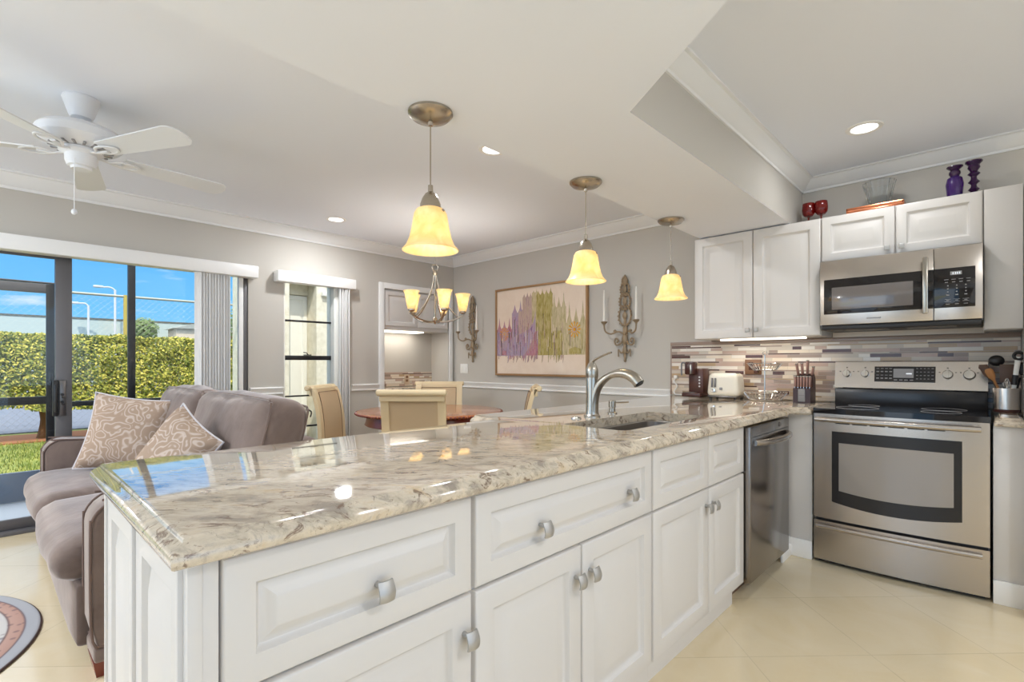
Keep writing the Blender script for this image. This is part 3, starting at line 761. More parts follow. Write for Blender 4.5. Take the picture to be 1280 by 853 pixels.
# bottom drawer
dr = MB(); dr.prism([(x, OD+bow(x)*.75) for x in xs]+[(RX1-.003, RY+.028), (RX0+.003, RY+.028)], .022, .252)
dro = dr.build('storage_drawer', 'stainless', rg)
hb = MB(); hpts = [(RX0+.02+(RX1-RX0-.05)*i/14, face_y(RX0+.02+(RX1-RX0-.05)*i/14)-.012, .222) for i in range(15)]
hb.tube(hpts, .013, 12); hb.build('handle', 'stainless', dro)
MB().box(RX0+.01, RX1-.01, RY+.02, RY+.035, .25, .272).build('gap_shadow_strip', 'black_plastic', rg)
MB().box(RX0+.02, RX1-.02, RY+.03, YW-.05, 0, .03).build('base', 'black_plastic', rg)
# backguard
BG = YW-.115
MB().box(RX0+.012, RX1-.012, BG, YW-.02, .905, 1.015, .003).build('backguard_base', 'black_enamel', rg)
bgp = MB(); bgp.prism([(BG-.012, 1.022), (YW-.015, 1.022), (YW-.015, 1.195), (BG+.035, 1.195), (BG+.020, 1.190)], RX0+.012, RX1-.012, lambda u, v, a: (a, u, v))
bg_ = bgp.build('backguard', 'stainless', rg)
tilt = math.atan2(.032, .168); bN = Vector((0, -math.cos(tilt), math.sin(tilt)))
def on_bg(x, z, off): 
    y = BG-.012+(z-1.022)*.032/.168; return Vector((x, y, z))+bN*off
for x, r in ((-.695, .024), (-.595, .024), (-.19, .027), (-.095, .029)):
    kb = MB(); c0, c1 = on_bg(x, 1.112, 0), on_bg(x, 1.112, .020); kb.tube([c0, c1, on_bg(x, 1.112, .024)], [r, r*.92, r*.8], 22)
    up_ = Vector((0, math.sin(tilt), math.cos(tilt)))
    a = on_bg(x, 1.112, .022); b_ = on_bg(x, 1.112, .034)
    ex = Vector((1, 0, 0))*.006
    vs = [a+ex+up_*r*.95, a-ex+up_*r*.95, a-ex-up_*r*.95, a+ex-up_*r*.95, b_+ex*.8+up_*r*.85, b_-ex*.8+up_*r*.85, b_-ex*.8-up_*r*.85, b_+ex*.8-up_*r*.85]
    kb.add(vs, [(0, 1, 2, 3), (4, 7, 6, 5), (0, 4, 5, 1), (1, 5, 6, 2), (2, 6, 7, 3), (3, 7, 4, 0)])
    kb.build('knob', 'chrome', bg_)
def bgbox(mb, x0, x1, z0, z1, o0, o1, m=0):
    vs = [on_bg(x, z, o) for o in (o0, o1) for x, z in ((x0, z0), (x1, z0), (x1, z1), (x0, z1))]
    mb.add(vs, [(0, 1, 2, 3), (4, 7, 6, 5), (0, 4, 5, 1), (1, 5, 6, 2), (2, 6, 7, 3), (3, 7, 4, 0)], m)
cp = MB(); bgbox(cp, -.545, -.245, 1.064, 1.160, -.001, .002); cpo = cp.build('control_panel', 'black_enamel', bg_)
cs = MB(); bgbox(cs, -.448, -.348, 1.090, 1.146, .0021, .003); cs.build('display', 'print_grey', cpo)
cd = MB(); bgbox(cd, -.385, -.357, 1.112, 1.119, .0031, .0038)
cd.build('display_digits', 'display_glow', cpo)
kk = MB()
for r_ in range(4):
    for q in range(4):
        x = -.535+q*.022; z = 1.146-r_*.021; bgbox(kk, x, x+.014, z, z+(.006 if r_ % 2 else .003), .0021, .0028)
    for q in range(5):
        x = -.336+q*.018; z = 1.146-r_*.021; bgbox(kk, x, x+(.009 if q < 4 else .011), z, z+.0035, .0021, .0028)
for q in range(4): bgbox(kk, -.445+q*.026, -.428+q*.026, 1.074, 1.079, .0021, .0028)
kk.build('key_markings', 'print_grey', cpo)
for x in (-.695, -.595, -.19, -.095):
    for dx, dz in ((-.037, .014), (.037, .014), (0, .040)):
        dm = MB(); bgbox(dm, x+dx-.004, x+dx+.004, 1.112+dz-.002, 1.112+dz+.002, -.001, .0008); dm.build('dial_mark', 'black_plastic', bg_)

# ------------------------------------------------------------------ microwave
mw = thing('microwave', 'stainless over-the-range microwave with dark window under the cabinets', 'microwave', (-.40, 3.8, 1.40))
MX0, MX1, MY, MZ0, MZ1 = -.790, -.034, 3.66, 1.402, 1.822
MB().box(MX0, MX1, MY+.025, YW-.001, MZ0+.012, MZ1).build('body', 'steel_dark', mw)
MXD = -.236
mdo = MB().box(MX0, MXD-.001, MY, MY+.028, MZ0+.018, MZ1, .003).build('door', 'stainless', mw)
mwb = MB(); mwb.box(MX0+.022, MXD-.001, MY-.0025, MY+.002, MZ0+.085, MZ1-.118, .0015); mwo = mwb.build('window_border', 'black_glass', mdo)
mat('mw_glass', rgb(112, 106, 104), .10, spec=.6, coat=.7)
MB().box(MX0+.065, MXD-.090, MY-.004, MY-.002, MZ0+.112, MZ1-.170, .0008).build('window_glass', 'mw_glass', mwo)
hb = MB(); hb.box(MXD-.046, MXD-.020, MY-.052, MY-.034, MZ0+.055, MZ1-.050, .006)
for z in (MZ0+.09, MZ1-.09): hb.box(MXD-.040, MXD-.026, MY-.036, MY+.002, z-.01, z+.01, .003)
hb.build('handle', 'nickel', mdo)
MB().box(-.545, -.475, MY-.001, MY+.001, MZ0+.046, MZ0+.054).build('badge', 'print_grey', mdo)
mpo = MB().box(MXD+.001, MX1, MY, MY+.028, MZ0+.018, MZ1, .003).build('control_side', 'stainless', mw)
mcp = MB().box(MXD+.001, MX1-.030, MY-.0025, MY+.002, MZ0+.085, MZ1-.118, .0015).build('control_panel', 'black_glass', mpo)
dg = MB(); dg.box(MXD+.070, MXD+.118, MY-.0032, MY-.0026, MZ1-.158, MZ1-.138); dg.build('display', 'print_grey', mcp)
dg = MB()
for i, x in enumerate((.082, .092, .100, .109)): dg.box(MXD+x-.0025, MXD+x+.0025, MY-.0038, MY-.0033, MZ1-.154, MZ1-.143)
dg.build('display_digits', 'display_glow', mcp)
kk = MB()
for q in range(4):
    kk.box(MXD+.045+q*.030, MXD+.063+q*.030, MY-.0032, MY-.0026, MZ1-.183, MZ1-.180); kk.box(MXD+.048+q*.030, MXD+.061+q*.030, MY-.0032, MY-.0026, MZ1-.198, MZ1-.194)
for q in range(3):
    for r_ in range(4):
        wd = .003 if r_ < 3 else .006; x = MXD+.060+q*.037; z = MZ1-.215-r_*.017
        kk.box(x-wd, x+wd, MY-.0032, MY-.0026, z-.003, z+.003)
for q in range(3):
    x = MXD+.060+q*.037; z = MZ1-.290; kk.box(x-.013, x+.013, MY-.0032, MY-.0026, z-.001, z+.001); kk.box(x-.013, x+.013, MY-.0032, MY-.0026, z-.013, z-.011); kk.box(x-.006, x+.006, MY-.0032, MY-.0026, z-.008, z-.004)
    kk.box(x-.008, x+.008, MY-.0032, MY-.0026, z-.028, z-.025)
kk.build('key_markings', 'print_grey', mcp)
ub = MB(); ub.box(MX0+.005, MX1-.005, MY+.015, YW-.02, MZ0-.012, MZ0+.018, .006); ub.build('underside', 'black_plastic', mw)
ug = MB()
for x in (MX0+.12, MX1-.33): ug.box(x, x+.22, MY+.05, MY+.16, MZ0-.015, MZ0-.011, .002)
ug.build('grease_filter', 'steel_dark', mw)

# ------------------------------------------------------------------ wall cabinets
UY = 3.72; UB, UT = 1.36, 2.118
def small_knob(x, z, parent):
    mb = MB(); mb.cyl((x, UY, z), (x, UY-.016, z), .0055, n=10); mb.box(x-.014, x+.014, UY-.025, UY-.016, z-.015, z+.015, .004); return mb.build('knob', 'pewter', parent)
def udoor(root, x0, x1, z0, z1, kx, kz, fw=.06):
    d = MB().panel((x0, UY+.02, z0), (1, 0, 0), (0, 0, 1), x1-x0, z1-z0, .02, fw).build('door', 'cabinet_white', root)
    if kx is not None: small_knob(kx, kz, d)
    return d
u1 = thing('wall_cabinet', 'white two-door wall cabinet above the toaster and coffee maker', 'cabinet', (-1.23, 3.9, UB))
MB().box(-1.638, -.798, UY+.02, YW-.001, UB, UT, .001).build('body', 'cabinet_white', u1)
udoor(u1, -1.634, -1.218, UB+.002, UT-.002, -1.245, UB+.055); udoor(u1, -1.213, -.801, UB+.002, UT-.002, -1.187, UB+.055)
MB().box(-1.46, -.90, UY+.05, UY+.09, UB-.014, UB-.0005, .002).build('light_bar', 'strip_glow', u1)
lamp('AREA', 'under_cabinet_light', (-1.18, UY+.12, UB-.02), STRIP_W, (1, .9, .74), (-1.18, UY+.2, 0), shape='RECTANGLE', size=.6, size_y=.04)
u2 = thing('wall_cabinet', 'short white two-door wall cabinet directly above the microwave', 'cabinet', (-.41, 3.9, 1.826))
MB().box(-.797, -.034, UY+.02, YW-.001, 1.826, UT, .001).build('body', 'cabinet_white', u2)
udoor(u2, -.794, -.417, 1.830, UT-.002, -.452, 1.868, .05); udoor(u2, -.412, -.037, 1.830, UT-.002, -.383, 1.868, .05)
u3 = thing('wall_cabinet', 'narrow plain white wall cabinet beside the microwave above the utensil crock', 'cabinet', (.06, 3.9, UB))
MB().box(-.033, .119, UY+.02, YW-.001, UB+.002, UT, .001).build('body', 'cabinet_white', u3)
MB().box(-.031, .118, UY, UY+.02, UB+.004, UT-.002, .004).build('door', 'cabinet_white', u3)

# backsplash
bs = MB(); BX0, BX1, BZ0, BZ1 = -1.985, .119, CZ1+.001, 1.358
bs.box(BX0, BX1, YW-.0075, YW-.0005, BZ0, BZ1)
mosaic(bs, BX1-BX0, BZ1-BZ0-.03, lambda a, b_, z0, z1, d, k: bs.box(BX0+a, BX0+b_, YW-.0005-d, YW-.004, BZ0+z0, BZ0+z1, m=k), 11)
bs.box(BX0, BX1, YW-.011, YW-.001, BZ1-.028, BZ1, .002, m=3); bs.box(BX0, BX0+.012, YW-.011, YW-.001, BZ0, BZ1-.028, .002, m=3)
bs.box(-.795, -.03, YW-.0085, YW-.0005, BZ1+.001, MZ0+.02, m=1)
struct('wall_north_tiles', bs, TN, 'mosaic strip tile backsplash in cream, taupe and brown')

# ------------------------------------------------------------------ items on the worktop
# coffee maker
cm = thing('coffee_maker', 'slim dark brown pod coffee maker at the left end of the backsplash', 'coffee maker', (-1.70, 3.88, CZ1))
bx = -1.70; by = 3.89; z0 = CZ1
MB().box(bx-.075, bx+.075, by-.09, by+.10, z0+.004, z0+.035, .008).build('base', 'dark_brown_plastic', cm)
MB().box(bx-.050, bx+.072, by-.02, by+.10, z0+.033, z0+.225, .012).build('tower', 'coffee_brown', cm)
MB().box(bx-.055, bx+.02, by-.085, by+.0, z0+.175, z0+.278, .014).build('brew_head', 'dark_brown_plastic', cm)
MB().box(bx-.010, bx+.004, by-.088, by-.083, z0+.182, z0+.255, .001).build('metal_strip', 'nickel', cm)
hb = MB(); hb.tube(smooth_path([(bx-.050, by-.06, z0+.262), (bx-.082, by-.065, z0+.268), (bx-.086, by-.065, z0+.205), (bx-.084, by-.065, z0+.17)], 5), .006, 10); hb.build('handle', 'steel_dark', cm)
for i in range(4): MB().lathe([(0, -.003), (.0065, -.0025), (.007, 0)], (bx+.040, by-.02, z0+.085+i*.024), 14, axis='y').build('button', 'print_white', cm)
dt = MB(); dt.box(bx-.07, bx+.03, by-.085, by-.025, z0+.0355, z0+.040, .002); dt.build('drip_grate', 'steel_dark', cm)
# white cord at the backsplash edge
cpth = smooth_path([(-1.93, YW-.016, 1.06), (-1.945, YW-.03, 1.03), (-1.915, YW-.03, .99), (-1.94, YW-.035, .945), (-1.925, YW-.05, .925), (-1.90, YW-.07, .921), (-1.80, 3.985, .921)], 6)
pc = thing('power_cord', 'white power cord looped beside the coffee maker', 'cord', (-1.90, YW-.03, CZ1))
MB().tube(cpth, .005, 8).build('cable', 'white_plastic', pc); MB().box(-1.945, -1.915, YW-.035, YW-.0085, 1.05, 1.08, .004).build('plug', 'white_plastic', pc)
# toaster
ts = thing('toaster', 'cream two-slice toaster beside the coffee maker', 'toaster', (-1.46, 3.88, CZ1))
tx0, tx1, ty0, ty1 = -1.575, -1.345, 3.80, 3.965
def rb(mb, hx, hy, hz, c, r, taper=.0, n=10, m=0):
    """soft box on a cube-sphere grid"""
    vs = []; fs = []; key = {}
    def vid(p):
        k = tuple(round(x, 6) for x in p)
        if k not in key:
            h = Vector((hx, hy, hz)); q = Vector((p[0]*hx, p[1]*hy, p[2]*hz)); cl = Vector([max(-(h[i]-r), min(h[i]-r, q[i])) for i in range(3)]); d = q-cl
            if d.length > 1e-9: q = cl+d.normalized()*r
            s_ = 1-taper*(q.z/hz*.5+.5); key[k] = len(vs); vs.append(Vector((q.x*s_, q.y*s_, q.z))+Vector(c))
        return key[k]
    g = [math.tan(-PI/4+PI/2*i/n) for i in range(n+1)]
    for ax in range(3):
        for sg in (-1, 1):
            for i in range(n):
                for j in range(n):
                    q = []
                    for a, b_ in ((i, j), (i+1, j), (i+1, j+1), (i, j+1)):
                        p = [0, 0, 0]; p[ax] = sg; p[(ax+1) % 3] = g[a]; p[(ax+2) % 3] = g[b_]; q.append(vid(p))
                    fs.append(q if sg > 0 else q[::-1])
    mb.add(vs, fs, m, True); return mb
mat('toaster_cream', rgb(228, 222, 208), .3)
tb = rb(MB(), .118, .09, .088, (-1.46, 3.885, CZ1+.104), .032, .12); tb.build('shell', 'toaster_cream', ts, angle=60)
MB().box(-1.568, -1.352, 3.805, 3.965, CZ1+.008, CZ1+.022, .006).build('base_band', 'steel_dark', ts)
ft = MB()
for x in (-1.55, -1.37):
    for y in (3.82, 3.95): ft.cyl((x, y, CZ1), (x, y, CZ1+.012), .01, n=12)
ft.build('feet', 'black_plastic', ts)
yy = 3.793
mb = MB()
for x in (-1.532, -1.508): mb.box(x-.006, x+.006, 3.792, 3.806, CZ1+.085, CZ1+.155, .002, rot=Rx(math.radians(-4)))
mb.build('lever_slots', 'steel_dark', ts)
MB().lathe([(0, -.014), (.014, -.013), (.016, 0)], (-1.518, 3.797, CZ1+.062), 18, axis='y').build('dial', 'chrome', ts)
MB().box(-1.475, -1.455, 3.790, 3.80, CZ1+.065, CZ1+.085, .002).build('buttons', 'print_grey', ts)
MB().box(-1.55, -1.37, 3.862, 3.874, CZ1+.188, CZ1+.1935, .002).build('bread_slot', 'steel_dark', ts)
MB().box(-1.55, -1.37, 3.896, 3.908, CZ1+.188, CZ1+.1935, .002).build('bread_slot', 'steel_dark', ts)
# two tier wire basket
rk = thing('tiered_basket', 'two-tier chrome wire fruit basket between toaster and knife block', 'wire basket', (-1.205, 3.87, CZ1))
cx, cy = -1.183, 3.875
pole = MB(); pole.cyl((cx, cy, CZ1+.004), (cx, cy, CZ1+.325), .005, n=12); pole.torus((cx, cy, CZ1+.34), .014, .003, rot=Rx(PI/2), n=20)
pole.build('pole', 'chrome', rk)
for zb, r0, r1, h_ in ((CZ1+.004, .105, .145, .055), (CZ1+.215, .075, .115, .05)):
    bk_ = MB()
    bk_.torus((cx, cy, zb+h_), r1, .003, n=36, k=6); bk_.torus((cx, cy, zb+.003), r0, .003, n=36, k=6); bk_.torus((cx, cy, zb+h_*.5), (r0+r1)/2, .0018, n=36, k=6)
    for i in range(30):
        a = 2*PI*i/30; bk_.tube([(cx+.006*math.cos(a), cy+.006*math.sin(a), zb+.003), (cx+r0*math.cos(a), cy+r0*math.sin(a), zb+.003), (cx+r1*math.cos(a), cy+r1*math.sin(a), zb+h_)], .0017, 6)
    bk_.build('basket', 'chrome', rk)
ol = thing('wall_outlet', 'dark brown outlet on the backsplash behind the wire basket', 'outlet', (-1.315, YW-.012, 1.15))
MB().box(-1.375, -1.255, YW-.016, YW-.009, 1.095, 1.21, .003).build('cover_plate', 'tan_outlet', ol)
q = MB(); q.box(-1.345, -1.315, YW-.022, YW-.0155, 1.13, 1.19, .003); q.build('socket', 'dark_brown_plastic', ol); MB().box(-1.30, -1.27, YW-.05, YW-.0155, 1.105, 1.155, .006).build('plug', 'dark_brown_plastic', ol)
# knife block
kx, ky = -.925, 3.84
kb = thing('knife_block', 'dark wooden knife block with pale front plate beside the range', 'knife block', (kx, ky, CZ1))
MB().prism([(ky-.055, CZ1), (ky+.085, CZ1), (ky+.085, CZ1+.165), (ky+.055, CZ1+.195), (ky+.005, CZ1+.17), (ky+.0, CZ1+.105), (ky-.055, CZ1+.095)], kx-.052, kx+.052, lambda u, v, a: (a, u, v)).build('block', 'knife_block', kb)
fp = MB().box(kx-.021, kx+.021, ky-.0575, ky-.0545, CZ1+.008, CZ1+.093, .001).build('front_plate', 'print_grey', kb)
MB().box(kx-.018, kx+.018, ky-.0582, ky-.0574, CZ1+.049, CZ1+.051).build('plate_mark', 'steel_dark', fp)
def knife(x, y, z, h_, lean, label, side=0):
    t_ = thing('knife', label, 'knife', (x, y, z), 0, 'knives in the knife block')
    R_ = Rx(lean)@Ry(side); o3 = Vector((x, y, z))
    a = MB(); a.box(x-.0075, x+.0075, y-.011, y+.011, z+.004, z+h_, .005, rot=R_, piv=o3); a.build('handle', 'knife_handle', t_)
    b_ = MB(); b_.box(x-.0012, x+.0012, y-.010, y+.010, z-.03, z+.006, 0, rot=R_, piv=o3); b_.build('blade', 'chrome', t_)
    c = MB(); c.box(x-.008, x+.008, y-.012, y+.012, z+h_-.006, z+h_+.001, .002, rot=R_, piv=o3); c.build('end_cap', 'nickel', t_)
ords = ['first', 'second', 'third', 'fourth', 'fifth', 'sixth']
for i in range(6): knife(kx-.044+i*.0176, ky-.030, CZ1+.10, .078, math.radians(-4), 'small steak knife, %s from the left in the front row of the block' % ords[i])
for i, (dx, h_, zz) in enumerate(((-.040, .085, .180), (-.014, .085, .184), (.014, .10, .186), (.043, .065, .18))):
    knife(kx+dx, ky+.035, CZ1+zz, h_, math.radians(6), 'large kitchen knife, %s from the left in the tall back row of the block' % ords[i], math.radians((dx)*180))
# utensil crock
ux, uy = .058, 3.83
uc = thing('utensil_crock', 'brushed steel utensil crock at the right of the range', 'utensil holder', (ux, uy, CZ1))
MB().lathe([(.0, CZ1+.016), (.050, CZ1+.016), (.051, CZ1+.018), (.052, CZ1+.130), (.055, CZ1+.131), (.0555, CZ1+.128), (.0545, CZ1+.016)], (ux, uy, 0), 36).build('cup', 'stainless', uc)
MB().lathe([(0, CZ1), (.054, CZ1), (.0555, CZ1+.003), (.0555, CZ1+.017), (0, CZ1+.017)], (ux, uy, 0), 36).build('base_ring', 'dark_brown_plastic', uc)
UG = 'utensils in the steel crock'
def uten(name, label, cat, bx, by, tx, ty, h_): 
    return thing(name, label, cat, (bx, by, CZ1+.02), 0, UG), Vector((bx, by, CZ1+.02)), Vector((tx, ty, CZ1+h_))
def stick(t_, a, b_, f, r, m, nm='handle'): return MB().tube([a, a.lerp(b_, f)], r, 10).build(nm, m, t_)
t_, a, b_ = uten('wooden_spatula', 'wooden spatula leaning left out of the steel crock', 'spatula', ux+.01, uy, ux-.075, uy-.02, .235)
stick(t_, a, b_, .75, .006, 'wood_spoon'); MB().tube([a.lerp(b_, .72), a.lerp(b_, .80), a.lerp(b_, .95), b_], [.007, .016, .018, .012], 12, flat=.3).build('blade', 'wood_spoon', t_)
t_, a, b_ = uten('slotted_turner', 'dark turner with curled tip leaning furthest left in the crock', 'turner', ux+.012, uy+.012, ux-.092, uy-.0, .245)
stick(t_, a, b_, .72, .005, 'black_plastic'); MB().tube([a.lerp(b_, .7), a.lerp(b_, .85), b_, b_+Vector((-.02, 0, .002))], [.006, .020, .020, .010], 12, flat=.2).build('blade', 'spatula_brown', t_)
t_, a, b_ = uten('ladle', 'black ladle with grey handle near the back of the crock', 'ladle', ux, uy+.030, ux-.028, uy+.062, .30)
stick(t_, a, b_, .86, .006, 'steel_dark'); MB().ball(b_+Vector((-.012, 0, -.02)), .034, sc=(1, .6, .9)).build('bowl', 'black_plastic', t_)
t_, a, b_ = uten('spatula', 'broad brown flat spatula in the middle of the crock', 'spatula', ux, uy+.0, ux+.008, uy+.005, .265)
stick(t_, a, b_, .6, .006, 'chrome'); MB().box(b_.x-.036, b_.x+.030, b_.y-.004, b_.y+.004, b_.z-.105, b_.z-.005, .003).build('blade', 'spatula_brown', t_)
t_, a, b_ = uten('cooking_tongs', 'white-handled tongs with black grips rising highest in the crock', 'tongs', ux+.015, uy-.01, ux+.045, uy-.025, .315)
MB().tube([a, a.lerp(b_, .55), a.lerp(b_, .95)], [.008, .010, .012], 12, flat=.6).build('handle', 'white_plastic', t_)
MB().tube([a.lerp(b_, .44), a.lerp(b_, .62)], [.0115, .0125], 12, flat=.7).build('grip', 'black_plastic', t_); MB().torus(b_+Vector((0, 0, -.01)), .018, .008, rot=Rx(PI/2)).build('end_loop', 'black_plastic', t_)
t_, a, b_ = uten('serving_spoon', 'black serving spoon at the right rim of the crock', 'spoon', ux+.02, uy+.02, ux+.065, uy+.02, .26)
stick(t_, a, b_, .7, .005, 'black_plastic'); MB().ball(a.lerp(b_, .9), .024, sc=(.8, .35, 1.5)).build('bowl', 'black_plastic', t_)
t_, a, b_ = uten('whisk', 'small wire whisk low in the front of the crock', 'whisk', ux+.0, uy-.02, ux+.0, uy-.035, .185)
wk = MB(); wk.cyl(a, a.lerp(b_, .6), .005, n=10)
for i in range(5):
    an = PI*i/5; dx, dy = math.cos(an)*.014, math.sin(an)*.014; c0 = a.lerp(b_, .6)
    wk.tube(smooth_path([c0, c0+Vector((dx, dy, .03)), b_, c0+Vector((-dx, -dy, .03)), c0], 5), .001, 5)
wk.build('wires', 'chrome', t_)

# ------------------------------------------------------------------ things standing on the wall cabinets
for x, lb in ((-.905, 'red glass goblet, the one nearest the tray wall, on the cabinet'), (-.83, 'red glass goblet, the one nearest the copper tray, on the cabinet')):
    g = thing('goblet', lb, 'goblet', (x, 3.88, UT), 0, 'red goblets on the wall cabinet')
    MB().lathe([(0, UT+.06), (.024, UT+.064), (.036, UT+.08), (.040, UT+.105), (.038, UT+.135), (.036, UT+.150), (.034, UT+.150), (.036, UT+.135), (.038, UT+.105), (.033, UT+.082), (.022, UT+.067), (0, UT+.062)], (x, 3.88, 0), 28).build('bowl', 'amber_red', g)
    MB().lathe([(0, UT), (.034, UT), (.032, UT+.004), (.006, UT+.009), (.005, UT+.05), (.010, UT+.056), (0, UT+.057)], (x, 3.88, 0), 24).build('stem', 'amber_red', g)
cpt = thing('copper_tray', 'rectangular copper tray under the clear glass vase', 'tray', (-.52, 3.86, UT), 0)
MB().box(-.665, -.375, 3.74, 3.98, UT, UT+.012, .004).build('base', 'copper', cpt)
rm = MB()
for a in ((-.665, -.375, 3.74, 3.752), (-.665, -.375, 3.968, 3.98), (-.665, -.653, 3.74, 3.98), (-.387, -.375, 3.74, 3.98)): rm.box(a[0], a[1], a[2], a[3], UT+.010, UT+.034, .004)
rm.build('rim', 'copper', cpt)
gv = thing('glass_vase', 'clear fluted glass vase standing on the copper tray', 'vase', (-.51, 3.86, UT+.012))
vs = []; fs = []; n_ = 48; pf = [(.0, .0), (.045, .0), (.05, .004), (.06, .06), (.072, .12), (.085, .178), (.080, .178), (.066, .12), (.054, .06), (.043, .016), (0, .014)]
for r, z in pf:
    for j in range(n_):
        a = 2*PI*j/n_; rr = r*(1+.035*math.cos(a*16)*min(1, z/.05)); vs.append((-.51+rr*math.cos(a), 3.86+rr*math.sin(a), UT+.0125+z))
for i in range(len(pf)-1):
    for j in range(n_): fs.append((i*n_+j, i*n_+(j+1) % n_, (i+1)*n_+(j+1) % n_, (i+1)*n_+j))
MB().add(vs, fs, 0, True).build('bowl', 'clear_glass', gv)
pb = thing('purple_vase', 'deep purple glass bottle vase on the cabinet above the microwave', 'vase', (-.155, 3.85, UT))
MB().lathe([(0, UT), (.030, UT), (.033, UT+.008), (.036, UT+.04), (.041, UT+.09), (.034, UT+.125), (.020, UT+.138), (0, UT+.14)], (-.155, 3.85, 0), 30).build('body', 'violet_glass', pb)
MB().lathe([(0, UT+.137), (.020, UT+.138), (.027, UT+.150), (.026, UT+.163), (.019, UT+.172), (.037, UT+.188), (.037, UT+.193), (.012, UT+.194), (0, UT+.194)], (-.155, 3.85, 0), 30).build('collar', 'plum_ceramic', pb)
cs_ = tag(MB().lathe([(0, UT), (.034, UT), (.034, UT+.006), (.024, UT+.018), (.014, UT+.03), (.026, UT+.042), (.014, UT+.056), (.012, UT+.07), (.026, UT+.084), (.014, UT+.10), (.013, UT+.115), (.028, UT+.13), (.016, UT+.145), (.028, UT+.165), (.024, UT+.18), (.038, UT+.195), (.038, UT+.202), (.014, UT+.203), (.012, UT+.19), (0, UT+.19)], (-.074, 3.85, 0), 30).build('candlestick', 'plum_ceramic', org=(-.074, 3.85, UT)), 'dark plum turned candlestick beside the purple vase', 'candlestick')

# ================================================================== CEILING FITTINGS
def pendant(y, label):
    x = -1.53; p = thing('pendant_lamp', label, 'pendant lamp', (x, y, ZS), 0, 'pendants over the peninsula')
    MB().lathe([(0, ZS), (.084, ZS), (.084, ZS-.008), (.070, ZS-.022), (.030, ZS-.034), (.010, ZS-.037), (.008, ZS-.05), (0, ZS-.05)], (x, y, 0), 36).build('canopy', 'bronze_nickel', p)
    MB().cyl((x, y, ZS-.04), (x, y, 1.83), .0028, n=8).build('cord', 'bronze_nickel', p)
    MB().lathe([(0, 1.85), (.009, 1.85), (.010, 1.825), (.020, 1.818), (.030, 1.802), (.038, 1.78), (.040, 1.762), (.036, 1.755), (0, 1.755)], (x, y, 0), 28).build('socket_cap', 'bronze_nickel', p)
    MB().lathe([(.036, 1.765), (.052, 1.758), (.061, 1.742), (.066, 1.715), (.071, 1.685), (.079, 1.650), (.090, 1.625), (.106, 1.607), (.104, 1.604), (.088, 1.621), (.076, 1.648), (.068, 1.685), (.063, 1.715), (.058, 1.740), (.050, 1.754), (.036, 1.761)], (x, y, 0), 40).build('lamp_shade', 'alabaster', p)
    sc_ = MB()
    sc_.ball((x+.056, y+.015, 1.748), .006); sc_.build('thumb_screw', 'bronze_nickel', p)
    MB().ball((x, y, 1.685), .020, sc=(1, 1, 1.25)).build('bulb', 'bulb_glow', p)
    lamp('POINT', 'pendant_light', (x, y, 1.655), PENDANT_W, (1, .83, .55), shadow_soft_size=.02)
pendant(1.16, 'bell pendant lamp nearest the camera over the peninsula, largest of the three'); pendant(2.16, 'bell pendant lamp in the middle of the row, hanging before the painting'); pendant(3.12, 'bell pendant lamp hanging nearest the wall cabinets')
def downlight(x, y, z, label, power=1.0):
    p = thing('recessed_light', label, 'ceiling light', (x, y, z), 0, 'recessed ceiling lights')
    MB().lathe([(.062, z), (.062, z-.002), (.066, z-.006), (.084, z-.006), (.088, z-.002), (.088, z)], (x, y, 0), 36).build('trim_ring', 'white_trim', p)
    MB().lathe([(0, z-.0035), (.062, z-.003), (.062, z-.0005)], (x, y, 0), 36).build('lens', 'downlight_glow', p)
    lamp('AREA', 'downlight', (x, y, z-.012), DOWNLIGHT_W*power, (.95, .975, 1), (x, y, 0), shape='DISK', size=.12)
downlight(-2.19, 2.13, ZC, 'recessed ceiling light partly hidden behind the soffit edge'); downlight(-4.28, 2.19, ZC, 'recessed ceiling light in front of the dining window', .7); downlight(-.51, 3.35, ZC, 'recessed ceiling light in the kitchen tray ceiling', .22)
for x, y in ((1.0, 1.3), (1.7, 2.7)): downlight(x, y, ZC, 'added unseen ceiling light further along the kitchen tray', 1.05)  # out-of-view fill, added to brighten the kitchen floor and ceiling
for x, y in ((-3.5, -1.7), (-4.5, -1.7)): downlight(x, y, ZC, 'added unseen ceiling light in the living room behind the fan', 2.6)  # out-of-view fill, added so floor bounce lifts the ceiling around the fan

# fan
fx, fy = -3.235, .33
fn = thing('ceiling_fan', 'white five-blade ceiling fan with pull chain', 'ceiling fan', (fx, fy, ZC))
MB().lathe([(0, ZC), (.072, ZC), (.075, ZC-.008), (.068, ZC-.03), (.050, ZC-.085), (.043, ZC-.098), (.022, ZC-.101), (0, ZC-.101)], (fx, fy, 0), 32).build('canopy', 'fan_white', fn)
MB().cyl((fx, fy, ZC-.09), (fx, fy, ZC-.16), .0135, n=16).build('downrod', 'fan_white', fn)
MB().lathe([(0, ZC-.125), (.045, ZC-.128), (.10, ZC-.138), (.155, ZC-.160), (.172, ZC-.180), (.172, ZC-.215), (.150, ZC-.238), (.105, ZC-.250), (.09, ZC-.252), (0, ZC-.252)], (fx, fy, 0), 44).build('motor_housing', 'fan_white', fn)
vt = MB()
for i in range(18):
    a = 2*PI*i/18; vt.box(fx+.085, fx+.125, fy-.006, fy+.006, ZC-.2535, ZC-.2455, .002, rot=Rz(a), piv=(fx, fy, ZC-.25))
vt.build('vent_slots', 'print_grey', fn)
MB().lathe([(0, ZC-.25), (.085, ZC-.255), (.088, ZC-.268), (.070, ZC-.278), (.064, ZC-.282), (.064, ZC-.310), (.055, ZC-.335), (.042, ZC-.338), (.040, ZC-.350), (0, ZC-.352)], (fx, fy, 0), 36).build('switch_housing', 'fan_white', fn)
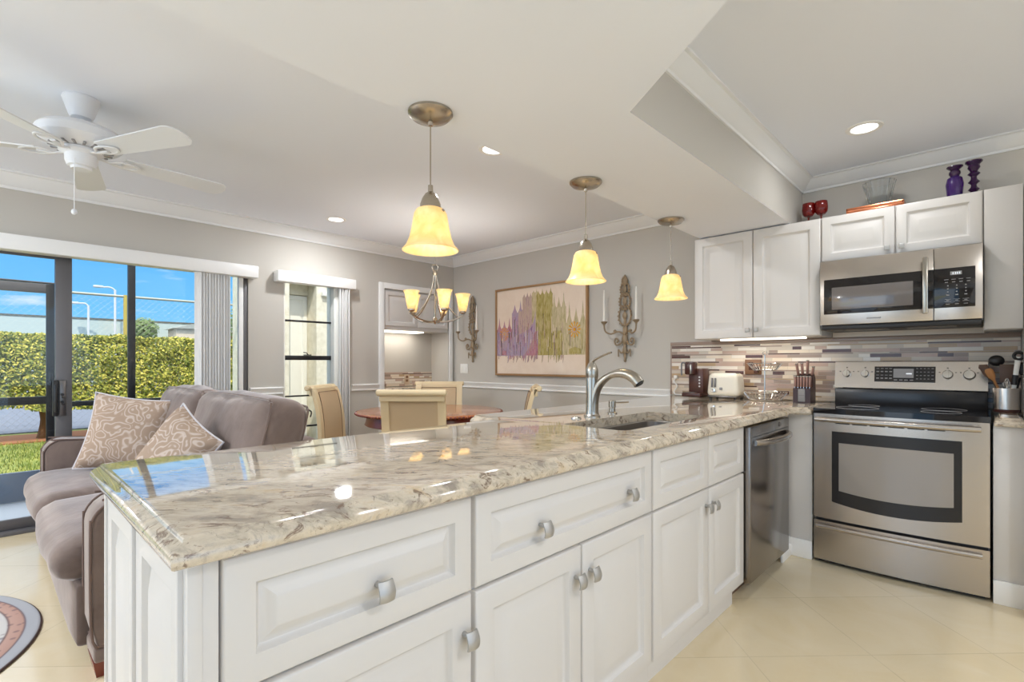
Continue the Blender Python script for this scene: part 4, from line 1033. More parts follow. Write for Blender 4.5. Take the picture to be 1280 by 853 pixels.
pc = MB(); pc.tube([(fx+.055, fy-.03, ZC-.315), (fx+.058, fy-.032, ZC-.40), (fx+.058, fy-.032, ZC-.565)], .0016, 6); pc.ball((fx+.058, fy-.032, ZC-.575), .012, sc=(1, 1, 1.2)); pc.build('pull_chain', 'fan_white', fn)
for i in range(5):
    an = math.radians(26+72*i); R_ = Rz(an); c = Vector((fx, fy, ZC-.272))
    br = MB(); br.tube([c+R_@Vector((.07, 0, .0)), c+R_@Vector((.12, 0, -.010)), c+R_@Vector((.17, .012, -.006))], [.012, .010, .012], 10, flat=.5)
    br.tube(smooth_path([c+R_@Vector((.11, .0, -.008)), c+R_@Vector((.15, .035, -.004)), c+R_@Vector((.20, .035, -.004)), c+R_@Vector((.24, 0, -.004)), c+R_@Vector((.20, -.035, -.004)), c+R_@Vector((.15, -.035, -.004)), c+R_@Vector((.11, 0, -.008))], 5), .007, 8, flat=.6)
    br.build('blade_bracket', 'fan_white', fn)
    ol_ = [(.165, -.052)]+[(.165+(.45)*k/8, -.052-.018*k/8) for k in range(1, 9)]+[(.615+.055*math.sin(q*PI/8), -.070*math.cos(q*PI/8)) for q in range(1, 8)]+[(.615-(.45)*k/8, .070-.018*k/8) for k in range(0, 9)]
    tl = Rx(math.radians(-11))
    MB().prism(ol_, -.003, .003, lambda u, v, a: c+R_@(Vector((0, 0, .006))+tl@Vector((u, v, a)))).build('blade', 'fan_white', fn)

# chandelier
hx, hy = -3.64, 2.81
chd = thing('chandelier', 'five-light nickel chandelier over the round dining table', 'chandelier', (hx, hy, ZC))
MB().lathe([(0, ZC), (.065, ZC), (.062, ZC-.012), (.03, ZC-.026), (.008, ZC-.03), (0, ZC-.03)], (hx, hy, 0), 32).build('canopy', 'bronze_nickel', chd)
ch_ = MB(); ch_.cyl((hx, hy, ZC-.03), (hx, hy, 2.09), .004, n=8); ch_.torus((hx, hy, 2.045), .028, .005, rot=Rx(PI/2)@Ry(.7)); ch_.build('hanging_rod', 'bronze_nickel', chd)
MB().lathe([(0, 2.02), (.012, 2.018), (.024, 2.0), (.020, 1.985), (.013, 1.975), (.013, 1.965), (.009, 1.95), (.009, 1.60), (.02, 1.585), (.024, 1.565), (.012, 1.55), (.006, 1.535), (0, 1.533)], (hx, hy, 0), 24).build('column', 'bronze_nickel', chd)
base_a = math.radians(43.635+90)+PI
for i in range(5):
    a = base_a+math.radians(27+72*i); dv = Vector((math.cos(a), math.sin(a), 0)); c = Vector((hx, hy, 0)); z = lambda q: Vector((0, 0, q))
    am = MB(); am.tube(bez(c+z(1.56)+dv*.01, c+z(1.545)+dv*.11, c+z(1.57)+dv*.20, c+z(1.635)+dv*.262, 14), .0075, 10)
    am.tube(bez(c+z(1.975)+dv*.014, c+z(1.86)+dv*.022, c+z(1.70)+dv*.08, c+z(1.60)+dv*.208, 16), .006, 10)
    arm = am.build('arm', 'bronze_nickel', chd)
    p = c+dv*.25
    MB().lathe([(0, 1.628), (.018, 1.630), (.030, 1.640), (.030, 1.652), (.022, 1.655), (0, 1.655)], p, 22).build('cup', 'bronze_nickel', arm)
    sh = MB().lathe([(.022, 1.652), (.032, 1.654), (.042, 1.690), (.050, 1.740), (.058, 1.785), (.070, 1.812), (.068, 1.813), (.055, 1.785), (.047, 1.740), (.039, 1.690), (.029, 1.658), (.02, 1.656)], p, 28).build('lamp_shade', 'alabaster_small', arm)
    MB().ball(p+z(1.725), .017, sc=(1, 1, 1.3)).build('bulb', 'bulb_glow', arm)
    lamp('POINT', 'chandelier_light', p+z(1.765), CHANDELIER_W, (1, .96, .90), shadow_soft_size=.015)

# ================================================================== BACK WALL: painting, sconces, switch
pa = thing('framed_painting', 'large framed cathedral painting in purple and olive watercolour', 'painting', (-3.46, YW, 1.04))
ax0, ax1, az0, az1 = -4.095, -2.825, 1.045, 2.015
fr_ = MB()
for b_ in ((ax0, ax1, az0, az0+.022), (ax0, ax1, az1-.022, az1), (ax0, ax0+.022, az0+.022, az1-.022), (ax1-.022, ax1, az0+.022, az1-.022)): fr_.box(b_[0], b_[1], YW-.035, YW-.001, b_[2], b_[3], .003)
fr_.build('frame', 'gold_frame', pa)
cvm = MB(); cvm.box(ax0+.02, ax1-.02, YW-.022, YW-.002, az0+.02, az1-.02); 
def wash(name, stops, sc_):
    m = mat(name, rgb(200, 180, 160), .85, spec=.15); t, b = nodes(m)
    t.links.new(ramp(t, nz(t, tex_coord(t, sc_), 5, 7, .65, .8), stops), b.inputs['Base Color'])
wash('canvas', [(.3, rgb(226, 206, 186)), (.7, rgb(236, 220, 202))], (1, 1, 1))
wash('wash_purple', [(.32, rgb(128, 92, 138)), (.46, rgb(184, 156, 168)), (.58, rgb(158, 150, 178)), (.70, rgb(210, 182, 168))], (11, 1, 2.4))
wash('wash_rose', [(.32, rgb(146, 70, 98)), (.5, rgb(190, 140, 144)), (.7, rgb(156, 132, 164))], (11, 1, 3))
wash('wash_mauve', [(.32, rgb(142, 114, 130)), (.5, rgb(196, 170, 158)), (.7, rgb(174, 158, 132))], (14, 1, 2))
wash('wash_olive', [(.32, rgb(130, 116, 62)), (.48, rgb(170, 156, 92)), (.62, rgb(196, 180, 132)), (.74, rgb(168, 130, 96))], (13, 1, 2))
wash('wash_sage', [(.32, rgb(156, 146, 104)), (.5, rgb(194, 180, 142)), (.7, rgb(214, 198, 168))], (13, 1, 2))
wash('wash_ochre', [(.3, rgb(200, 110, 40)), (.6, rgb(222, 170, 60))], (10, 1, 10))
wash('wash_ink', [(.3, rgb(92, 66, 92)), (.6, rgb(130, 116, 90))], (9, 1, 3))
PN = ['canvas', 'wash_purple', 'wash_rose', 'wash_mauve', 'wash_olive', 'wash_sage', 'wash_ochre', 'wash_ink']
LY = [0]
def art(poly, m):
    LY[0] += 1; y0 = YW-.0221-.00002*LY[0]
    pts = [(ax0+.02+u*(ax1-ax0-.04), v*(az1-az0-.04)+az0+.02) for u, v in poly]
    cvm.prism(pts, y0, YW-.0219, lambda u, v, a: (u, a, v), m)
def tower(x0, x1, base, top, spire, m, crown_n=3):
    p = [(x0, base), (x1, base), (x1, top)]
    for i in range(crown_n):
        a = x1-(x1-x0)*(i+.5)/crown_n; hw = (x1-x0)/crown_n*.42; p += [(a+hw, top), (a+hw*.35, top+spire*.35), (a, top+spire*(1 if i % 2 == 0 else .7)), (a-hw*.35, top+spire*.35), (a-hw, top)]
    p.append((x0, top)); art(p, m)
BASE = .215
tower(.0, .19, BASE, .53, .15, 2); tower(.0, .17, BASE, .50, .02, 1, 5)
tower(.19, .33, BASE, .72, .14, 1, 2); tower(.27, .36, BASE, .73, .03, 3, 3)
tower(.32, .47, BASE, .89, .06, 3, 4); tower(.43, .50, BASE, .93, .04, 5, 2)
tower(.48, .66, BASE, .90, .07, 4, 4); tower(.65, .80, BASE, .74, .16, 5, 3)
tower(.80, 1.0, BASE, .56, .23, 5, 3)
art([(.10, BASE), (.47, BASE), (.47, .73), (.45, .60), (.40, .52), (.30, .47), (.20, .45)], 1)
art([(.34, BASE), (.50, BASE), (.50, .50), (.46, .48), (.42, .34)], 2)
art([(.50, BASE), (.76, BASE), (.76, .48), (.62, .49), (.54, .60), (.50, .62)], 4)
for cx_, cz_, r_ in ((.095, .475, .075), (.885, .485, .080)):
    disc = lambda q: [(cx_+q*.8*math.cos(2*PI*i/20), cz_+q*1.1*math.sin(2*PI*i/20)) for i in range(20)]
    art(disc(r_*1.02), 2 if cx_ < .5 else 5)
    for i in range(12):
        a = 2*PI*i/12; e = .14
        art([(cx_+r_*q*.8*math.cos(a+d), cz_+r_*q*1.1*math.sin(a+d)) for q, d in ((.30, -e), (.95, -e*.8), (1.0, 0), (.95, e*.8), (.30, e))], 6)
    art(disc(r_*.38), 3); art(disc(r_*.22), 6)
rn_ = random.Random(3)
for i in range(150):
    u = rn_.uniform(.02, .97); h0 = rn_.uniform(BASE-.05, .5); hh = rn_.uniform(.05, .22); top_lim = .5 if u < .19 or u > .8 else (.7 if u < .33 or u > .66 else .85)
    h1 = min(h0+hh, top_lim); wdt = rn_.uniform(.0015, .0055)
    if h1-h0 < .03: continue
    art([(u, h0), (u+wdt, h0), (u+wdt, h1-.012), (u+wdt/2, h1), (u, h1-.012)], rn_.choice((7, 3, 3, 2, 1, 0) if u < .5 else (7, 4, 5, 5, 3, 0)))
for i in range(45):
    u = rn_.uniform(.12, .78); hh = rn_.uniform(.02, .085); art([(u, BASE), (u+rn_.uniform(-.006, .006), BASE-hh), (u+.012, BASE)], rn_.choice((2, 3, 1)) if u < .5 else rn_.choice((5, 3, 4)))
art([(.07, BASE+.01), (.12, BASE+.01), (.12, BASE+.05), (.095, BASE+.07), (.07, BASE+.05)], 2); art([(.83, BASE+.01), (.95, BASE+.01), (.95, BASE+.06), (.89, BASE+.085), (.83, BASE+.06)], 4)
cvm.build('canvas', PN, pa)

def sconce(x, label, cl):
    s_ = thing('wall_sconce', label, 'sconce', (x, YW, 1.2), 0, 'ornate candle sconces on the back wall')
    y = YW-.022; R_ = Rx(PI/2)
    bp = MB()
    bp.tube([(x, y, 1.20), (x, y, 1.25), (x, y, 1.50), (x, y, 1.66), (x, y, 1.80), (x, y, 1.93), (x, y, 1.975)], [.006, .015, .014, .008, .007, .008, .002], 10, flat=.6)
    bp.box(x-.02, x+.02, y-.005, YW-.001, 1.40, 1.52, .006)
    for cz, sx, sz in ((1.615, .062, .088), (1.745, .052, .072), (1.855, .042, .058), (1.93, .024, .035)):
        bp.torus((x, y, cz), 1, .0075, rot=R_, sx=sx, sy=sz, n=30)
        for i in range(16):
            a = 2*PI*i/16; bp.ball((x+sx*1.1*math.cos(a), y-.004, cz+sz*1.1*math.sin(a)), .009, n=8)
        bp.ball((x, y-.004, cz), .022, sc=(1, .5, 1.6), n=10)
    bp.ball((x, y, 1.21), .012, sc=(1, 1, 1.6)); bp.ball((x, y-.004, 1.40), .03, sc=(1, .6, 1.6)); bp.ball((x, y-.004, 1.30), .022, sc=(1, .6, 1.8)); bp.ball((x, y, 1.97), .010, sc=(1, .8, 2))
    for sg in (-1, 1):
        bp.tube(smooth_path([(x, y, 1.42), (x+sg*.04, y-.01, 1.36), (x+sg*.085, y-.012, 1.35), (x+sg*.10, y-.012, 1.385), (x+sg*.08, y-.012, 1.41), (x+sg*.062, y-.012, 1.385), (x+sg*.078, y-.012, 1.375)], 5), .008, 8)
        bp.tube(smooth_path([(x, y, 1.30), (x+sg*.035, y-.008, 1.275), (x+sg*.06, y-.01, 1.31), (x+sg*.062, y-.01, 1.24)], 5), [.006]*15+[.004], 8)
    bp.build('backplate', 'sconce_gold', s_)
    for sg in (-1, 1):
        px, py = x+sg*.165, YW-.11
        a_ = MB(); a_.tube(smooth_path([(x, y, 1.44), (x+sg*.05, y-.03, 1.47), (x+sg*.11, y-.06, 1.45), (x+sg*.155, py+.005, 1.475), (px, py, 1.53)], 6), .0075, 8)
        a_.ball((x+sg*.08, y-.04, 1.475), .014, sc=(1.2, 1, 1)); arm = a_.build('arm', 'sconce_gold', s_)
        MB().lathe([(0, 1.525), (.008, 1.525), (.012, 1.54), (.024, 1.55), (.030, 1.562), (.026, 1.565), (.014, 1.567), (.014, 1.556), (0, 1.556)], (px, py, 0), 20).build('candle_cup', 'sconce_gold', arm)
    for sg in (-1, 1):
        px, py = x+sg*.165, YW-.11
        cd_ = thing('taper_candle', cl[0 if sg < 0 else 1], 'candle', (px, py, 1.5565), 0, 'white candles on the sconces')
        MB().lathe([(0, 1.5566), (.012, 1.5566), (.011, 1.62), (.0085, 1.80), (.005, 1.852), (.001, 1.858), (0, 1.858)], (px, py, 0), 18).build('wax', 'candle_wax', cd_)
        MB().cyl((px, py, 1.856), (px, py, 1.866), .001, n=6).build('wick', 'black_plastic', cd_)
sconce(-2.42, 'ornate gilded candle sconce between the painting and the wall cabinets', ('white taper candle nearest the painting, on the sconce by the cabinets', 'white taper candle on the cabinet side of the sconce by the cabinets'))
sconce(-4.49, 'ornate gilded candle sconce between the painting and the room corner', ('white taper candle nearest the corner, on the sconce left of the painting', 'white taper candle before the gilded rings of the sconce left of the painting'))
sw = thing('light_switch', 'white double light switch on the wall below the corner sconce', 'light switch', (-4.665, YW, 1.12))
MB().box(-4.735, -4.60, YW-.007, YW-.0005, 1.06, 1.175, .003).build('cover_plate', 'white_plastic', sw)
for x in (-4.70, -4.635): MB().box(x-.017, x+.017, YW-.011, YW-.0065, 1.085, 1.15, .002).build('rocker', 'white_plastic', sw)

# ================================================================== DINING SET
TX, TY = -3.67, 2.78
tb = thing('dining_table', 'round polished wooden dining table with carved edge', 'table', (TX, TY, 0))
MB().lathe([(0, .73), (.60, .73), (.625, .733), (.645, .742), (.648, .750), (.636, .757), (.60, .761), (0, .762)], (TX, TY, 0), 72).build('tabletop', 'table_wood', tb)
rp_ = MB()
for i in range(110):
    a = 2*PI*i/110; rp_.ball((TX+.643*math.cos(a), TY+.643*math.sin(a), .746), .0135, sc=(1, 1, .8), n=8)
rp_.build('rope_edge', 'red_wood', tb)
MB().lathe([(.55, .735), (.555, .70), (.565, .66), (.572, .648), (.560, .640), (.53, .640), (.52, .735)], (TX, TY, 0), 60).build('apron', 'red_wood', tb)
MB().lathe([(0, .74), (.10, .73), (.07, .66), (.055, .56), (.085, .45), (.10, .36), (.06, .27), (.09, .22), (.09, .16), (0, .16)], (TX, TY, 0), 36).build('pedestal', 'red_wood', tb)
for i in range(4):
    a = PI/4*0+PI/2*i+.785; dv = Vector((math.cos(a), math.sin(a), 0)); c = Vector((TX, TY, 0))
    MB().tube(smooth_path([c+dv*.06+Vector((0, 0, .20)), c+dv*.18+Vector((0, 0, .19)), c+dv*.32+Vector((0, 0, .08)), c+dv*.42+Vector((0, 0, .032))], 6), [.04]*10+[.034]*6+[.030]*3, 12).build('foot', 'red_wood', tb)
def chair():
    t_ = thing('dining_chair', '', 'chair', (0, 0, 0), 0, 'chairs around the dining table')
    # faces +y; the backrest stands at -y and rolls outwards at the top
    path = [(.00, .40), (-.005, .52), (-.012, .65), (-.030, .78), (-.060, .90), (-.088, .955), (-.112, .975)]
    def post(x):
        mb = MB(); pp = smooth_path([(x, -.20+y, z) for y, z in path], 4)
        n_ = len(pp); vs = []; fs = []
        for i, p in enumerate(pp):
            w_ = .030; d_ = .017
            for sx, sy in ((-1, -1), (1, -1), (1, 1), (-1, 1)): vs.append(p+Vector((sx*w_, sy*d_, 0)))
        for i in range(n_-1):
            for j in range(4): fs.append((i*4+j, i*4+(j+1) % 4, (i+1)*4+(j+1) % 4, (i+1)*4+j))
        fs += [(3, 2, 1, 0), tuple((n_-1)*4+j for j in range(4))]
        mb.add(vs, fs); return mb
    for x in (-.215, .215): post(x).build('back_post', 'cream_wood', t_, local=True)
    tr_ = MB(); tr_.tube([(-.262, -.318, .962), (-.255, -.318, .962), (.255, -.318, .962), (.262, -.318, .962)], [.016, .024, .024, .016], 14); tr_.box(-.245, .245, -.305, -.268, .895, .962, .006); tr_.build('top_rail', 'cream_wood', t_, local=True)
    pn = MB(); pp = smooth_path([(0, -.20+y, z) for y, z in path[:5]], 4); vs = []; fs = []
    for p in pp:
        for sx, sy in ((-.186, -.012), (.186, -.012), (.186, .014), (-.186, .014)): vs.append((sx, p.y+sy, p.z+.03 if p.z < .6 else p.z+.02))
    n_ = len(pp)
    for i in range(n_-1):
        for j in range(4): fs.append((i*4+j, i*4+(j+1) % 4, (i+1)*4+(j+1) % 4, (i+1)*4+j))
    fs += [(3, 2, 1, 0), tuple((n_-1)*4+j for j in range(4))]
    pn.add(vs, fs); po = pn.build('back_panel', 'chair_cane', t_, local=True)
    ln_ = MB(); q = [(sx, p.y+.0155, p.z+.025) for sx in (-.183,) for p in pp]
    ln_.tube(q, .0025, 6); ln_.tube([(-a, b_, c) for a, b_, c in q], .0025, 6); ln_.tube([q[-1], (-q[-1][0], q[-1][1], q[-1][2])], .0025, 6)
    ln_.build('piping', 'chair_line', po, local=True)
    st_ = MB(); rb(st_, .245, .235, .045, (0, .035, .435), .04); st_.build('seat', 'chair_cane', t_, local=True, angle=60)
    MB().box(-.225, .225, -.19, .25, .35, .405, .006).build('seat_rail', 'cream_wood', t_, local=True)
    for sx, sy in ((-.205, .23), (.205, .23), (-.205, -.19), (.205, -.19)):
        MB().tube([(sx, sy, .37), (sx, sy+(.0 if sy > 0 else -.04), 0)], [.028, .018], 4).build('leg', 'cream_wood', t_, local=True)
    return t_
ch0 = chair()
def place(o, backx, backy, label):
    """backx, backy: where the foot of the backrest stands; faces the table"""
    d = Vector((TX-backx, TY-backy)).normalized(); rz = math.atan2(d.y, d.x)-PI/2
    o.location = (backx+d.x*.24, backy+d.y*.24, 0); o.rotation_euler = (0, 0, rz); o['label'] = label
place(ch0, -3.17, 2.245, 'cream dining chair with cane back, its back turned to the peninsula')
place(dup(ch0, (0, 0, 0)), -4.42, 2.19, 'cream dining chair seen edge-on beside the tall narrow window')
place(dup(ch0, (0, 0, 0)), -4.26, 3.34, 'cream dining chair on the far side of the table, facing the peninsula')
place(dup(ch0, (0, 0, 0)), -3.03, 3.40, 'cream dining chair seen edge-on below the painting')

# ================================================================== SOFA
sf_ = thing('sofa', 'taupe microfibre two-seat sofa behind the end of the peninsula', 'sofa', (-3.45, .75, 0))
SX0, SX1, SY0, SY1 = -4.72, -2.40, .27, 1.22
def soft(mb, x0, x1, y0, y1, z0, z1, r=.06, bulge=(0, 0, 0), wr=.006, seed=0, n=18, m=0):
    hx_, hy_, hz_ = (x1-x0)/2, (y1-y0)/2, (z1-z0)/2; c = Vector(((x0+x1)/2, (y0+y1)/2, (z0+z1)/2)); tmp = rb(MB(), hx_, hy_, hz_, (0, 0, 0), min(r, hx_*.98, hy_*.98, hz_*.98), 0, n)
    vs = []
    for v in tmp.v:
        u, w_, q = v.x/hx_, v.y/hy_, v.z/hz_
        b_ = Vector((bulge[0]*u*(1-w_*w_)*(1-q*q), bulge[1]*w_*(1-u*u)*(1-q*q), bulge[2]*q*(1-u*u)*(1-w_*w_)))
        p = v+b_; nn = noise.noise(Vector((p.x*5+seed, p.y*5, p.z*5)))*wr+noise.noise(Vector((p.x*14+seed, p.y*14, p.z*14)))*wr*.35
        p = p+p.normalized()*nn; vs.append(p+c)
    mb.add(vs, tmp.f, m, True); return mb
soft(MB(), SX0+.02, SX1-.02, SY0+.03, SY1, .10, .33, .03, wr=.002).build('base_frame', 'sofa_fabric', sf_, angle=60)
soft(MB(), SX0+.1, SX1-.03, SY1-.20, SY1, .30, .80, .06, wr=.004).build('back_frame', 'sofa_fabric', sf_, angle=60)
def arm_(x0, x1, nm):
    # rounded top front, flat outer side
    pr = [(SY1-.06, .12), (SY1-.06, .60)]+[(SY0+.10, .665)]+[(SY0+.10+.10*math.cos(PI/2+PI/2*i/6), .565+.10*math.sin(PI/2+PI/2*i/6)) for i in range(1, 7)]+[(SY0+.002, .20), (SY0+.02, .12)]
    mb = MB(); bm = bmesh.new()
    va = [bm.verts.new((x0, u, v)) for u, v in pr]; vb_ = [bm.verts.new((x1, u, v)) for u, v in pr]; k = len(pr)
    bm.faces.new(va); bm.faces.new(vb_[::-1])
    for i in range(k): bm.faces.new((va[i], vb_[i], vb_[(i+1) % k], va[(i+1) % k]))
    bmesh.ops.recalc_face_normals(bm, faces=bm.faces)
    bmesh.ops.bevel(bm, geom=[e for e in bm.edges if len(set(round(v.co.x, 4) for v in e.verts)) == 1], offset=.018, segments=3, affect='EDGES', profile=.5)
    mb.addbm(bm, 0, True); o = mb.build(nm, 'sofa_fabric', sf_, angle=50)
    pp = MB()
    for x in (x0+.004, x1-.004):
        pts = [(x, u, v) for u, v in pr[1:]]; pp.tube(smooth_path(pts, 3), .0045, 8)
    pp.build('piping', 'piping', o)
    MB().box(x0+.003, x1-.003, SY0+.012, SY1-.07, .118, .128, .003).build('bottom_welt', 'piping', o)
    return o
arm_(SX1-.19, SX1, 'arm'); arm_(SX0, SX0+.19, 'arm')
soft(MB(), SX1-.205, SX1-.002, SY0+.01, SY1-.05, .055, .122, .02, wr=.002).build('skirt_panel', 'sofa_fabric', sf_, angle=60)
mid = (SX0+SX1)/2
for x0, x1, sd_ in ((SX0+.19, mid-.005, 1.0), (mid+.005, SX1-.20, 5.0)):
    o = soft(MB(), x0, x1, SY0-.085, SY1-.22, .305, .475, .075, (.0, .02, .03), .008, sd_).build('seat_cushion', 'sofa_fabric', sf_, angle=60)
fp_ = soft(MB(), SX0+.17, SX1-.18, SY0-.03, SY0+.06, .06, .325, .03, (0, .01, 0), .006, 9).build('front_panel', 'sofa_fabric', sf_, angle=60)
for x0, x1, sd_ in ((SX0+.26, mid+.02, 11.0), (mid+.0, SX1-.06, 17.0)):
    mb = soft(MB(), x0, x1, SY1-.43, SY1-.20, .43, 1.0, .075, (.008, .05, .03), .014, sd_, 24)
    R_ = Rx(math.radians(-13)); c = Vector(((x0+x1)/2, SY1-.28, .43)); mb.v = [c+R_@(v-c) for v in mb.v]
    bc_ = mb.build('back_cushion', 'sofa_fabric', sf_, angle=60)
    for yy in (SY1-.405, SY1-.222):
        wp = MB(); q = smooth_path([(x0+.014, yy, .50), (x0+.012, yy, .93), (x0+.03, yy, .975), (x0+.09, yy, .992), ((x0+x1)/2, yy, .998), (x1-.09, yy, .992), (x1-.03, yy, .975), (x1-.012, yy, .93), (x1-.014, yy, .50)], 5)
        wp.tube([c+R_@(p-c) for p in q], .006, 8); wp.build('seam_piping', 'sofa_fabric', bc_)
for x, y in ((SX1-.09, SY0+.07), (SX0+.09, SY0+.07), (SX1-.09, SY1-.14), (SX0+.09, SY1-.14)):
    a = MB(); a.prism([(-.075, -.06), (.075, -.06), (.075, .06), (-.075, .06)], 0, .062, lambda u, v, z: (x+u*(.82+.18*z/.062), y+v*(.82+.18*z/.062), z)); a.build('leg', 'red_wood', sf_)
def throw_pillow(name, label, c, s, rx, ry, rz):
    t_ = thing(name, label, 'pillow', c, 0, 'paisley throw pillows on the sofa')
    N_ = 20; fr, bk_ = [], []
    for side in (1, -1):
        for i in range(N_+1):
            for j in range(N_+1):
                u, v = -1+2*i/N_, -1+2*j/N_
                pin = 1-.10*((1-u*u)*.0+ (1-abs(v))**1.0*0)  
                uu = u*(1-.09*(1-v*v)); vv_ = v*(1-.09*(1-u*u)); th = .085*((1-u**4)*(1-v**4))**.55
                (fr if side > 0 else bk_).append(Vector((uu*s, -side*th, vv_*s)))
    R_ = Rz(rz)@Rx(rx)@Ry(ry); fs = []
    for i in range(N_):
        for j in range(N_):
            a = i*(N_+1)+j; fs.append((a, a+1, a+N_+2, a+N_+1))
    MB().add([R_@v for v in fr], fs, 0, True).build('front_cover', 'paisley', t_, local=True, angle=80)
    MB().add([R_@v for v in bk_], fs, 0, True).build('back_cover', 'pillow_edge', t_, local=True, angle=80)
    e = [fr[i*(N_+1)] for i in range(N_+1)]+[fr[N_*(N_+1)+j] for j in range(1, N_+1)]+[fr[i*(N_+1)+N_] for i in range(N_-1, -1, -1)]+[fr[j] for j in range(N_-1, 0, -1)]
    MB().tube([R_@p for p in e]+[R_@e[0]], .005, 8).build('welt', 'pillow_edge', t_, local=True, angle=80)
throw_pillow('throw_pillow', 'larger paisley throw pillow leaning in the far corner of the sofa', (-4.10, .66, .72), .25, math.radians(-16), math.radians(8), math.radians(62))
throw_pillow('throw_pillow', 'smaller paisley throw pillow standing on its corner near the peninsula', (-2.93, .66, .72), .20, math.radians(-22), math.radians(28), math.radians(25))

# rug
rg_ = MB(); rg_.lathe([(0, .001), (.80, .001), (.806, .005), (.80, .010), (.79, .012), (0, .012)], (-3.19, -.62, 0), 96)
tag(rg_.build('round_rug', 'rug_pile', org=(-3.19, -.62, 0)), 'round grey rug with rose border on the tiles before the sofa', 'rug')

# ================================================================== OUTSIDE
struct('ground_lanai', MB().box(-6.15, XW-.0, -4, 6, -.14, -.012), 'concrete', 'pale concrete floor of the screened lanai')
struct('ground_lawn', MB().box(-60, -6.15, -40, 40, -.30, -.08), 'lawn_soil', 'green lawn beyond the lanai')
struct('ground_court', MB().box(-39.9, -12.6, -30, 30, -.2, -.06), 'court_grey', 'grey tennis court surface behind the hedge')
struct('ground_bed', MB().box(-12.2, -11.0, -4, 8, -.09, -.06), 'mulch', 'brown mulch under the hedge')
gm = MB(); rn_ = random.Random(2)
for i in range(15000):
    x = -6.3-4.8*rn_.random(); y = rn_.uniform(-1.2, 3.4); a = rn_.uniform(0, 6.28); h_ = rn_.uniform(.025, .06); w_ = .006
    lx, ly = rn_.uniform(-.02, .02), rn_.uniform(-.02, .02)
    gm.add([(x-w_*math.cos(a), y-w_*math.sin(a), -.08), (x+w_*math.cos(a), y+w_*math.sin(a), -.08), (x+lx, y+ly, -.08+h_)], [(0, 1, 2)])
tag(gm.build('grass', 'grass_blade', org=(-8.6, 1, -.08)), 'short green grass of the lawn beyond the lanai', 'grass', kind='stuff')
# screened enclosure
SXE = -6.05
sc_ = thing('screen_enclosure', 'dark aluminium lanai screen frame with low kick plate outside the sliding door', 'screen enclosure', (SXE, .5, 0))
for y0, y1 in ((.96, 1.018), (2.03, 2.09), (-1.6, -1.54), (.435, .475)):
    MB().box(SXE-.03, SXE+.02, y0, y1, -.012, 2.46, .003).build('post', 'frame_black', sc_)
for y0, y1, z0, z1 in ((-1.54, .435, 1.885, 1.897), (-1.54, 2.05, 2.42, 2.46)):
    MB().box(SXE-.03, SXE+.02, y0, y1, z0, z1, .003).build('top_rail', 'frame_grey', sc_)
MB().box(SXE-.028, SXE+.018, .475, 2.05, .79, .835, .003).build('chair_rail', 'frame_black', sc_)
MB().box(SXE-.02, SXE+.01, .475, 2.05, -.012, .245, .003).build('kick_plate', 'kick_blue', sc_)
sdr = thing('screen_door', 'dark framed screen door of the lanai behind the sliding leaf', 'screen door', (SXE, -.1, 0))
st_ = MB(); st_.box(SXE-.022, SXE+.016, .378, .432, -.005, 1.88, .003); st_.box(SXE-.022, SXE+.016, -.62, -.57, -.005, 1.88, .003); st_.build('stile', 'frame_black', sdr)
MB().box(SXE-.022, SXE+.016, -.57, .378, 1.80, 1.88, .003).build('top_rail', 'frame_grey', sdr); MB().box(SXE-.022, SXE+.016, -.57, .378, .822, .89, .003).build('middle_rail', 'frame_black', sdr)
MB().box(SXE-.022, SXE+.016, -.57, .378, -.005, .245, .003).build('kick_plate', 'kick_blue', sdr)
hd = MB(); hd.box(SXE+.016, SXE+.05, .395, .418, 1.02, 1.10, .005); hd.build('latch', 'black_plastic', sdr)
# entry alcove seen through the tall window
AX = -6.35
for b_ in ((AX-.3, AX, 2.10, 2.63, -.012, 2.46), (AX-.3, AX, 2.98, 6, -.012, 2.46), (AX-.3, AX, 2.63, 2.98, 2.225, 2.46), (AX-.38, AX-.3, 2.1, 6, -.012, 2.46)):
    struct('wall_exterior', MB().box(*b_), 'stucco', 'cream stucco wall of the entry outside the tall window')
ed = thing('entry_door', 'white entry door in the stucco recess outside the tall window', 'door', (AX-.27, 2.80, 0))
MB().panel((AX-.29, 2.64, -.01), (0, 1, 0), (0, 0, 1), .335, 2.08, .03, .05).build('door_leaf', 'exterior_white', ed); MB().box(AX-.29, AX-.24, 2.635, 2.975, 2.08, 2.22, .004).build('head_casing', 'stucco', ed)
MB().ball((AX-.245, 2.69, 1.0), .025).build('knob', 'nickel', ed)
el_ = thing('entry_lamp', 'small cream wall lamp above the stucco outside the tall window', 'wall lamp', (AX, 3.12, 2.1))
MB().box(AX, AX+.05, 3.04, 3.16, 2.06, 2.12, .006).build('bracket', 'exterior_white', el_); MB().ball((AX+.06, 3.14, 2.06), .035).build('globe', 'alabaster', el_)
hk = thing('patio_hook', 'thin dark curled metal stand outside the tall window', 'garden stake', (-5.6, 2.55, 0))
MB().tube(smooth_path([(-5.5, 2.42, 0), (-5.5, 2.42, .55), (-5.5, 2.46, .66), (-5.5, 2.52, .64), (-5.5, 2.51, .58)], 6), .008, 8).build('rod', 'hook_black', hk)

